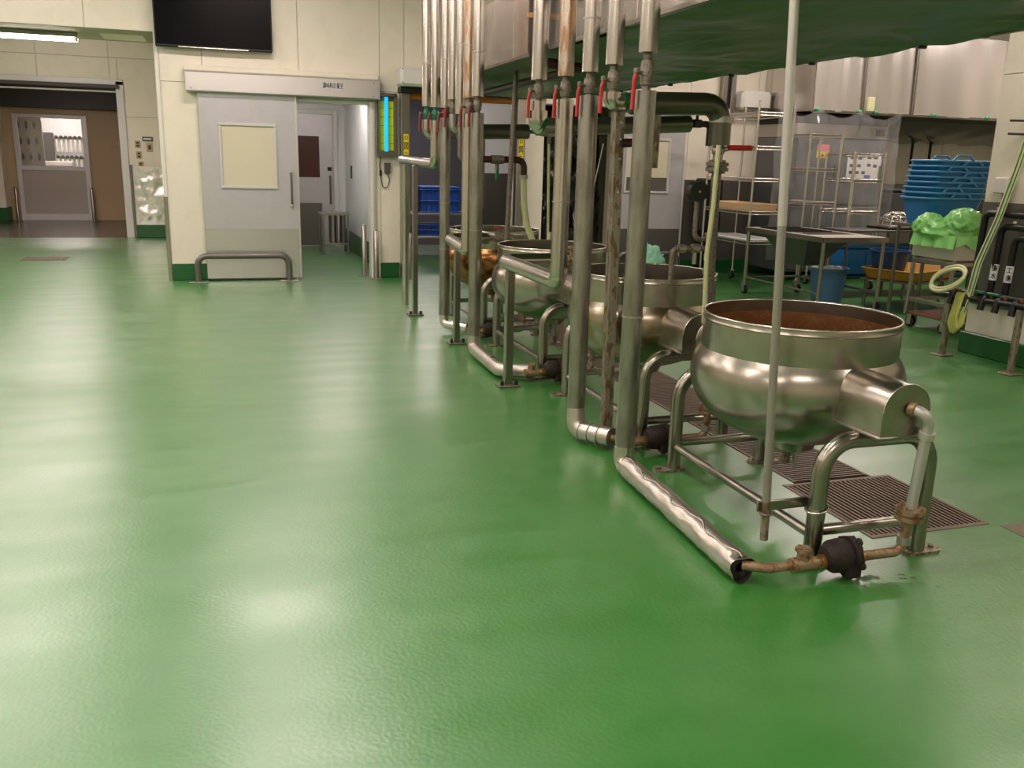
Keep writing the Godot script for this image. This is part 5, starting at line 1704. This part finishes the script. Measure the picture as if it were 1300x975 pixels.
	var h0 = [Vector3(6.06, 0.795, -9.28), Vector3(6.70, 0.795, -9.28), Vector3(6.70, 0.795, -8.28), Vector3(6.06, 0.795, -8.28)]
	var h1 = [Vector3(6.28, 0.42, -8.92), Vector3(6.48, 0.42, -8.92), Vector3(6.48, 0.42, -8.62), Vector3(6.28, 0.42, -8.62)]
	loft(s, [h1, h0])
	part(t, "hopper", s, M.sheet_grey)
	for x in [6.0, 6.76]:
		for z in [-9.35, -7.93]:
			T(t, "leg", M.steel_plain, [Vector3(x, 0.11, z), Vector3(x, 0.77, z)], 0.021, 10)
			caster(t, Vector3(x, 0, z), 0.05)
	for x in [6.0, 6.76]: T(t, "stretcher", M.steel_plain, [Vector3(x, 0.2, -9.35), Vector3(x, 0.2, -7.93)], 0.014, 8)
	T(t, "stretcher", M.steel_plain, [Vector3(6.0, 0.2, -9.35), Vector3(6.76, 0.2, -9.35)], 0.014, 8)
	t = thing("black_grid", "black flat grid lying on the hopper table", "grid", Vector3(6.3, 0.80, -8.75))
	s = ns()
	for k in 10: bb(s, Vector3(6.05 + 0.06 * k, 0.801, -9.2), Vector3(6.06 + 0.06 * k, 0.812, -8.6))
	for k in 2: bb(s, Vector3(6.05, 0.801, -9.2 + 0.59 * k), Vector3(6.6, 0.814, -9.19 + 0.59 * k))
	part(t, "bars", s, M.black)
	# pale blue bin below it
	t = thing("waste_bin", "pale blue round bin full of scraps under the hopper table", "bin", Vector3(6.62, 0, -8.60))
	s = ns()
	lathe(s, [Vector2(0, 0.005), Vector2(0.165, 0.005), Vector2(0.205, 0.36), Vector2(0.222, 0.365), Vector2(0.222, 0.40), Vector2(0.20, 0.40), Vector2(0.16, 0.02), Vector2(0, 0.02)], Vector3(6.62, 0, -8.60), 32)
	part(t, "body", s, M.blue_bin)
	s = ns()
	for k in 14:
		var a = k * 2.4
		ball(s, Vector3(6.62 + 0.012 * k * cos(a), 0.37 + 0.02 * sin(k * 1.7), -8.60 + 0.012 * k * sin(a)), 0.05, Vector3(1.2, 0.7, 1.0), 7)
	var sc = part(t, "scraps", s, M.paper)
	tag(sc, "", "", "", "stuff")
	# low bench behind with dark stored things
	t = thing("low_bench", "low steel bench with a teal shelf at the back of the bay", "bench", Vector3(8.0, 0, -9.0))
	B(t, "top", M.sheet_grey, Vector3(7.05, 0.77, -9.35), Vector3(9.0, 0.80, -8.9))
	B(t, "shelf", M.teal, Vector3(7.05, 0.22, -9.35), Vector3(9.0, 0.25, -8.9))
	for x in [7.08, 8.0, 8.97]:
		for z in [-9.32, -8.92]: T(t, "leg", M.steel_dull, [Vector3(x, 0, z), Vector3(x, 0.77, z)], 0.018, 8)
	t = thing("blue_carton", "deep blue plastic carton on the low bench shelf", "carton", Vector3(8.5, 0.25, -9.0))
	B(t, "body", M.blue_tub, Vector3(7.12, 0.251, -9.25), Vector3(8.6, 0.58, -8.95), 0.02)
	B(t, "lid", M.blue_tub, Vector3(7.10, 0.58, -9.27), Vector3(8.62, 0.61, -8.93), 0.01)
	# steel counter with grey bins
	t = thing("steel_counter", "dark steel counter under the wall hood", "counter", Vector3(9.6, 0, -10.6))
	B(t, "top", M.sheet_grey, Vector3(8.7, 0.82, -11.2), Vector3(11.9, 0.86, -10.3))
	B(t, "front", M.steel_dull, Vector3(8.72, 0.1, -10.4), Vector3(11.9, 0.82, -10.35))
	for k in 2:
		t = thing("grey_bin", ["dark grey lidded bin on the counter, beside the cabinet", "dark grey lidded bin on the counter, beside the blue tubs"][k], "bin", Vector3(8.98 + 0.36 * k, 0.86, -10.5), "grey bins on the counter")
		var x = 8.98 + 0.36 * k
		B(t, "body", M.grey_box, Vector3(x - 0.165, 0.861, -10.75), Vector3(x + 0.165, 1.22, -10.33), 0.03)
		B(t, "lid", M.grey_box, Vector3(x - 0.172, 1.22, -10.76), Vector3(x + 0.172, 1.25, -10.32), 0.01)
	# wall taps under the hood
	for k in 2:
		var x = 9.85 + 0.33 * k
		t = thing("gas_cock", ["dark gas cock on the wall above the blue tubs, nearer the cabinet", "dark gas cock on the wall above the blue tubs, nearer the partition"][k], "tap", Vector3(x, 1.6, -11.2))
		T(t, "pipe", M.black, [Vector3(x, 1.55, -11.2), Vector3(x, 2.0, -11.2), Vector3(x, 2.0, -11.29)], 0.02, 8, 0.04)
		s = ns()
		ball(s, Vector3(x, 1.95, -11.17), 0.055)
		box(s, Vector3(x, 1.95, -11.1), Vector3(0.12, 0.03, 0.03), 0.005)
		part(t, "cock", s, M.black)
	# strainer basket on a dark tray on the bench
	t = thing("dark_tray", "flat dark tray on the low bench under the wire basket", "tray", Vector3(7.95, 0.80, -9.11))
	B(t, "sheet", M.black, Vector3(7.65, 0.801, -9.32), Vector3(8.25, 0.83, -8.92), 0.006)
	t = thing("wire_basket", "upturned bright wire strainer basket on the flat dark tray", "strainer", Vector3(7.93, 0.832, -9.11))
	s = ns()
	var cc = Vector3(7.93, 0.838, -9.11)
	for k in 12:
		var pts = []
		for j in 7:
			var a = PI * j / 12.0
			pts.append(cc + Vector3(cos(TAU * k / 12) * cos(a) * 0.22, sin(a) * 0.17, sin(TAU * k / 12) * cos(a) * 0.22))
		tube(s, pts, 0.006, 5)
	for j in 4:
		var a = PI * j / 9.0
		var pts = []
		for k in 25: pts.append(cc + Vector3(cos(TAU * k / 24) * cos(a) * 0.22, sin(a) * 0.17 + 0.004, sin(TAU * k / 24) * cos(a) * 0.22))
		tube(s, pts, 0.006, 5)
	part(t, "wires", s, M.chrome)
	# yellow tray on a low stand, with a bucket
	var N = Vector3(6.86, 0, -8.02)
	var ang = 0.39
	var bs = Basis(Vector3.UP, ang)
	t = thing("tray_stand", "low dark stand under the yellow tray", "stand", Vector3(7.35, 0, -8.2))
	var ctr = Vector3(7.42, 0, -8.22)
	for q in [[-0.45, -0.27], [0.45, -0.27], [-0.45, 0.27], [0.45, 0.27]]:
		var w: Vector3 = ctr + bs * Vector3(q[0], 0, q[1])
		T(t, "leg", M.steel_dull, [w, w + Vector3(0, 0.30, 0)], 0.018, 8)
	s = ns()
	box(s, ctr + Vector3(0, 0.31, 0), Vector3(1.0, 0.02, 0.64), 0.004, bs)
	part(t, "top", s, M.sheet_grey)
	t = thing("yellow_tray", "worn yellow plastic tray holding the blue bucket", "tray", ctr + Vector3(0, 0.32, 0))
	s = ns()
	var ring = func(w: float, d: float, y: float) -> Array:
		var out = []
		for p in rrect(w, d, 0.07): out.append(ctr + Vector3(0, y, 0) + bs * Vector3(p.x, 0, p.y))
		return out
	loft(s, [ring.call(0.92, 0.58, 0.325), ring.call(1.0, 0.66, 0.43)])
	loft(s, [ring.call(0.985, 0.645, 0.43), ring.call(0.905, 0.565, 0.335)])
	face(s, ring.call(0.92, 0.58, 0.325), ctr)
	face(s, ring.call(0.905, 0.565, 0.335), ctr + Vector3(0, -1, 0))
	part(t, "body", s, M.tray_yellow)
	s = ns()
	var rm: Array = ring.call(1.01, 0.67, 0.43)
	rm.append(rm[0])
	tube(s, rm, 0.010, 6)
	part(t, "rim", s, M.tray_yellow)
	t = thing("bucket", "blue bucket with a bail handle standing in the yellow tray", "bucket", Vector3(7.17, 0.336, -8.28))
	var bc = Vector3(7.17, 0.336, -8.28)
	s = ns()
	lathe(s, [Vector2(0, 0), Vector2(0.16, 0), Vector2(0.205, 0.27), Vector2(0.222, 0.275), Vector2(0.222, 0.295), Vector2(0.20, 0.295), Vector2(0.155, 0.01), Vector2(0, 0.01)], bc, 32)
	part(t, "body", s, M.blue_bucket)
	s = ns()
	var hp = []
	for k in 13:
		var a = PI * k / 12.0
		hp.append(bc + Vector3(-0.225 + 0.0 * k, 0.25 - 0.17 * sin(a), 0.12 * cos(a)) + Vector3(-0.03 * sin(a), 0, 0))
	tube(s, hp, 0.008, 6)
	part(t, "handle", s, M.blue_bucket)

	# ---- trolley with box, green bag and stacked tubs
	t = thing("steel_trolley", "steel trolley with a shallow pan carrying the green bag", "trolley", Vector3(6.8, 0, -6.83))
	for x in [6.40, 7.22]:
		for z in [-7.08, -6.58]:
			T(t, "leg", M.steel_plain, [Vector3(x, 0.13, z), Vector3(x + 0.03, 0.72, z)], 0.02, 10)
	for y in [0.28, 0.665]:
		for z in [-7.08, -6.58]: B(t, "rail", M.steel_plain, Vector3(6.40, y - 0.02, z - 0.012), Vector3(7.24, y + 0.02, z + 0.012))
		for x in [6.41, 7.22]: B(t, "rail", M.steel_plain, Vector3(x - 0.012, y - 0.02, -7.08), Vector3(x + 0.012, y + 0.02, -6.58))
	s = ns()
	for q in [[6.40, -7.10, 7.24, -7.085], [6.40, -6.575, 7.24, -6.56], [6.40, -7.085, 6.415, -6.575], [7.225, -7.085, 7.24, -6.575]]:
		bb(s, Vector3(q[0], 0.71, q[1]), Vector3(q[2], 0.915, q[3]), 0.003)
	bb(s, Vector3(6.40, 0.705, -7.10), Vector3(7.24, 0.715, -6.56), 0.002)
	part(t, "pan", s, M.top_steel)
	B(t, "lower_board", M.wood_brown, Vector3(6.42, 0.13, -7.08), Vector3(7.22, 0.155, -6.58))
	for x in [6.45, 7.19]:
		for z in [-7.05, -6.61]: caster(t, Vector3(x, 0, z), 0.058)
	t = thing("green_bag", "crumpled light green plastic bag bulging over the trolley pan", "bag", Vector3(6.82, 0.83, -6.83))
	s = ns()
	crumpled(s, Vector3(6.80, 0.94, -6.84), Vector3(0.43, 0.14, 0.27), 41, 0.22)
	crumpled(s, Vector3(6.50, 0.98, -7.02), Vector3(0.14, 0.12, 0.13), 42, 0.22)
	crumpled(s, Vector3(6.62, 1.03, -6.72), Vector3(0.17, 0.13, 0.16), 43, 0.22)
	grid(s, 30, 8, func(u, w):
		return Vector3(lerpf(6.37, 7.27, u), 0.93 - 0.10 * w + 0.03 * sin(u * 17.0) * w, -6.56 + 0.03 + 0.025 * sin(u * 25.0) * w + 0.01 * w))
	grid(s, 20, 8, func(u, w):
		return Vector3(6.385 - 0.02 * w - 0.02 * sin(u * 21.0) * w, 0.93 - 0.12 * w, lerpf(-6.55, -7.09, u)))
	part(t, "film", s, M.green_bag)
	t = thing("tub_stand", "plain steel stand carrying the tall stack of blue tubs", "stand", Vector3(7.0, 0, -7.45))
	B(t, "top", M.steel_plain, Vector3(6.66, 0.95, -7.68), Vector3(7.36, 0.98, -7.22))
	for x in [6.69, 7.33]:
		for z in [-7.65, -7.25]: T(t, "leg", M.steel_dull, [Vector3(x, 0, z), Vector3(x, 0.95, z)], 0.018, 8)
	var hxs = [0.02, -0.1, 0.06, -0.02, 0.1, -0.12, 0.05, -0.08]
	for k in 8:
		tub(Vector3(7.0 + 0.010 * k, 0.981 + 0.052 * k, -7.45), 0.68, 0.44, 0.26, hxs[k], ["lowest blue plastic tub of the tall stack behind the trolley", "blue tub second from the bottom of the stack behind the trolley", "blue tub third from the bottom of the stack behind the trolley", "blue tub fourth from the bottom of the stack behind the trolley", "blue tub fourth from the top of the stack behind the trolley", "blue tub third from the top of the stack behind the trolley", "blue tub just under the topmost one of the stack behind the trolley", "topmost blue plastic tub of the tall stack behind the trolley"][k])

	# ---- pipe manifold and hose along the partition
	t = thing("pipe_manifold", "black lagged pipe manifold with white tags on legs beside the partition", "pipes", Vector3(5.75, 0, -5.5))
	var runs = [[-5.80, 1.185], [-5.62, 1.09], [-5.475, 1.01]]
	for k in 3:
		var r = runs[k]
		T(t, "lagged_pipe", M.black, [Vector3(5.92, r[1], -4.2), Vector3(5.92, r[1], r[0]), Vector3(5.90, 0.54, r[0])], 0.027, 14, 0.06)
		s = ns()
		cyl(s, Vector3(5.905, 0.66, r[0]), Vector3(5.912, 0.79, r[0]), 0.0295, 14)
		var lb = part(t, "name_tag", s, M.paper)
		s = ns()
		glyphs(s, [["sui", "ko"], ["yu", "sui"], ["ko", "yu"]][k], Vector3(5.908, 0.785, r[0]) + Vector3(-0.72, 0, 0.69) * 0.0312 - Vector3(0.69, 0, 0.72) * 0.018, Vector3(0.69, 0, 0.72), Vector3.UP * 1.4, 0.036, Vector3(0, -0.062, 0), 0.14)
		part(lb, "lettering", s, M.ink)
		s = ns()
		cyl(s, Vector3(5.92, r[1], r[0] + 0.12), Vector3(5.98, r[1], r[0] + 0.12), 0.012, 8)
		cyl(s, Vector3(5.92, r[1] + 0.03, r[0] + 0.12), Vector3(5.92, r[1] + 0.05, r[0] + 0.12), 0.02, 8)
		part(t, "pipe_clip", s, M.chrome)
	for q in [[5.72, 0.50, -6.02, -4.3], [5.80, 0.535, -5.95, -4.3]]:
		T(t, "header_pipe", M.black, [Vector3(q[0], q[1], q[2]), Vector3(q[0], q[1] + 0.05, q[3])], 0.024, 12)
	for z in [-5.82, -5.66, -5.5, -5.36, -5.2]:
		T(t, "branch", M.black, [Vector3(5.90, 0.545, z), Vector3(5.72, 0.54, z), Vector3(5.70, 0.44, z)], 0.026, 10, 0.03)
		ring_band(t, Vector3(5.76, 0.54, z), Vector3.RIGHT, 0.032, 0.03, M.brass)
	s = ns()
	for z in [-5.58, -5.43]: box(s, Vector3(5.74, 0.575, z), Vector3(0.03, 0.02, 0.12), 0.005)
	part(t, "green_lever", s, M.green_valve)
	for z in [-5.84, -5.14]:
		B(t, "leg", M.post_rusty, Vector3(5.70, 0, z - 0.022), Vector3(5.74, 0.50, z + 0.022), 0.004)
		B(t, "leg_foot", M.post_rusty, Vector3(5.65, 0, z - 0.06), Vector3(5.79, 0.012, z + 0.06))
	# hose taps high on the partition
	t = thing("hose_tap", "pair of black lever taps on a steel pipe high on the partition", "tap", Vector3(5.97, 1.7, -5.6))
	T(t, "pipe", M.zinc, [Vector3(6.0, 3.8, -5.58), Vector3(6.0, 1.76, -5.58)], 0.022, 10)
	for y in [1.90, 1.80]:
		s = ns()
		cyl(s, Vector3(6.0, y - 0.03, -5.58), Vector3(6.0, y + 0.03, -5.58), 0.034, 10)
		var vb = part(t, "valve", s, M.pipe_rusty)
		s = ns()
		tube(s, [Vector3(5.98, y, -5.6), Vector3(5.90, y + 0.003, -5.69)], 0.009, 8)
		part(vb, "lever", s, M.black)
	t = thing("striped_hose", "pale striped hose hanging from the high tap and coiled over the manifold", "hose", Vector3(5.75, 0.3, -5.7))
	var hose = [Vector3(5.99, 1.77, -5.60), Vector3(5.95, 1.55, -5.61), Vector3(5.87, 1.15, -5.64), Vector3(5.78, 0.80, -5.68), Vector3(5.72, 0.55, -5.66), Vector3(5.69, 0.40, -5.68)]
	for k in 2:
		var o = Vector3(0.0, 0, 0.035 * k)
		var pp = []
		for q in hose: pp.append(q + o)
		T(t, "hose", M.hose_cream, pp, 0.014, 10, 0.15)
		var ps = []
		for q in hose: ps.append(q + o + Vector3(-0.009, 0, 0.009))
		T(t, "stripe", M.hose_green, ps, 0.0055, 6, 0.15)
	for k in 2:
		s = ns()
		var cp = []
		for j in 41:
			var a = TAU * j / 40.0
			var cx = Vector3(5.66 - 0.02 * k, 0.66 - 0.02 * k, -5.83 + 0.015 * k)
			cp.append(cx + Vector3(0.03 * sin(a), 0.10 * sin(a + 0.5), 0.17 * cos(a)))
		tube(s, cp, 0.014, 10)
		part(t, "coil", s, M.hose_cream)
	for k in 4:
		T(t, "bight", M.hose_yellow, [Vector3(5.70, 0.55, -5.74 + 0.02 * k), Vector3(5.655, 0.30 + 0.02 * k, -5.75 + 0.022 * k), Vector3(5.66, 0.19 + 0.02 * k, -5.70 + 0.012 * k), Vector3(5.675, 0.30, -5.66 + 0.01 * k), Vector3(5.72, 0.56, -5.68 + 0.01 * k)], 0.014, 8, 0.05)
	t = thing("junction_box", "small cream junction box on the partition behind the hose", "box", Vector3(6.03, 1.33, -5.76))
	B(t, "case", M.white_paint, Vector3(5.98, 1.34, -5.83), Vector3(6.05, 1.47, -5.70), 0.01)
	T(t, "conduit", M.frame_dark, [Vector3(6.0, 1.34, -5.73), Vector3(6.0, 1.2, -5.73)], 0.012, 8)

# ------------------------------------------------------------------ remaining things
func small_things() -> void:
	var t: Node3D
	var s: SurfaceTool
	# blue crates on a low rack in the store
	t = thing("crate_rack", "low steel rack holding blue crates in the store", "rack", Vector3(3.25, 0, -14.0))
	for x in [2.75, 3.75]:
		for z in [-14.25, -13.75]: T(t, "leg", M.steel_plain, [Vector3(x, 0, z), Vector3(x, 0.66, z)], 0.02, 8)
	for y in [0.28, 0.64]: B(t, "shelf", M.steel_plain, Vector3(2.72, y, -14.28), Vector3(3.78, y + 0.03, -13.72))
	for k in 3:
		var q = [[2.92, 3.56, 0.671, 0.36, "blue ribbed plastic crate on the top of the store rack, lower of two"], [2.92, 3.56, 1.035, 0.04, "flat blue crate lid on top of the ribbed crate"], [2.9, 3.4, 0.311, 0.18, "shallow blue crate on the bottom shelf of the store rack"]][k]
		t = thing("blue_crate", q[4], "crate", Vector3((q[0] + q[1]) / 2, q[2], -14.0))
		B(t, "body", M.blue_crate, Vector3(q[0], q[2], -14.2), Vector3(q[1], q[2] + q[3], -13.76), 0.01)
		if q[3] > 0.1:
			for j in 8:
				var x: float = lerpf(q[0] + 0.03, q[1] - 0.03, j / 7.0)
				B(t, "rib", M.blue_crate, Vector3(x - 0.01, q[2] + 0.02, -13.76), Vector3(x + 0.01, q[2] + q[3] - 0.02, -13.745))
			for y in [0.0, 0.5, 1.0]:
				var yy: float = q[2] + q[3] * y
				B(t, "ledge", M.blue_crate, Vector3(q[0] - 0.01, yy - 0.012 * y, -13.76), Vector3(q[1] + 0.01, yy + 0.024 - 0.024 * y, -13.735))
	# splashed water drops by the trap of the first kettle
	s = ns()
	OFF = Vector3(2.2, 0, -2.5)
	for k in 46:
		var q = Vector3(2.22 + rng.randfn(0, 0.09), 0.0, -2.47 + rng.randfn(0, 0.035))
		ball(s, q, rng.randf_range(0.004, 0.013), Vector3(1.3, 0.28, 1.0), 8)
	for k in 14:
		ball(s, Vector3(2.2 + rng.randfn(0, 0.10), 0.0, -3.75 + rng.randfn(0, 0.05)), rng.randf_range(0.004, 0.012), Vector3(1.3, 0.28, 1.0), 8)
	var wd = MeshInstance3D.new()
	wd.name = "water_drops"
	wd.mesh = s.commit()
	wd.material_override = M.water
	wd.position = OFF
	add_child(wd)
	tag(wd, "splashed water drops on the green floor near the steam trap", "water", "", "stuff")
	# closet contents: black-wrapped stack, enlarged so the opening stays dark
	t = thing("covered_stack", "stack wrapped in black glinting film, enlarged to fill and darken the closet", "stack", Vector3(4.55, 0, -12.0))
	s = ns()
	var nz = FastNoiseLite.new()
	nz.seed = 23
	nz.frequency = 1.6
	grid(s, 40, 40, func(u, w):
		var a = PI * u
		return Vector3(4.66 + 0.60 * cos(a) * (1.0 - 0.12 * w), 2.32 * w, -12.25 + 0.55 * sin(a) * (1.0 - 0.3 * w) + 0.09 * nz.get_noise_2d(u * 4.0, w * 2.6)))
	part(t, "cover", s, M.bag_black)
	T(t, "pole", M.chrome, [Vector3(4.86, 0.9, -11.6), Vector3(5.0, 1.75, -11.55)], 0.012, 8)
	# pale green bag on the floor by the guard rail
	t = thing("green_floor_bag", "pale green translucent bag lying behind the guard rail of the plain grey door", "bag", Vector3(5.48, 0, -11.12))
	s = ns()
	crumpled(s, Vector3(5.48, 0.17, -10.98), Vector3(0.24, 0.22, 0.07), 51, 0.4)
	part(t, "film", s, M.pale_bag)
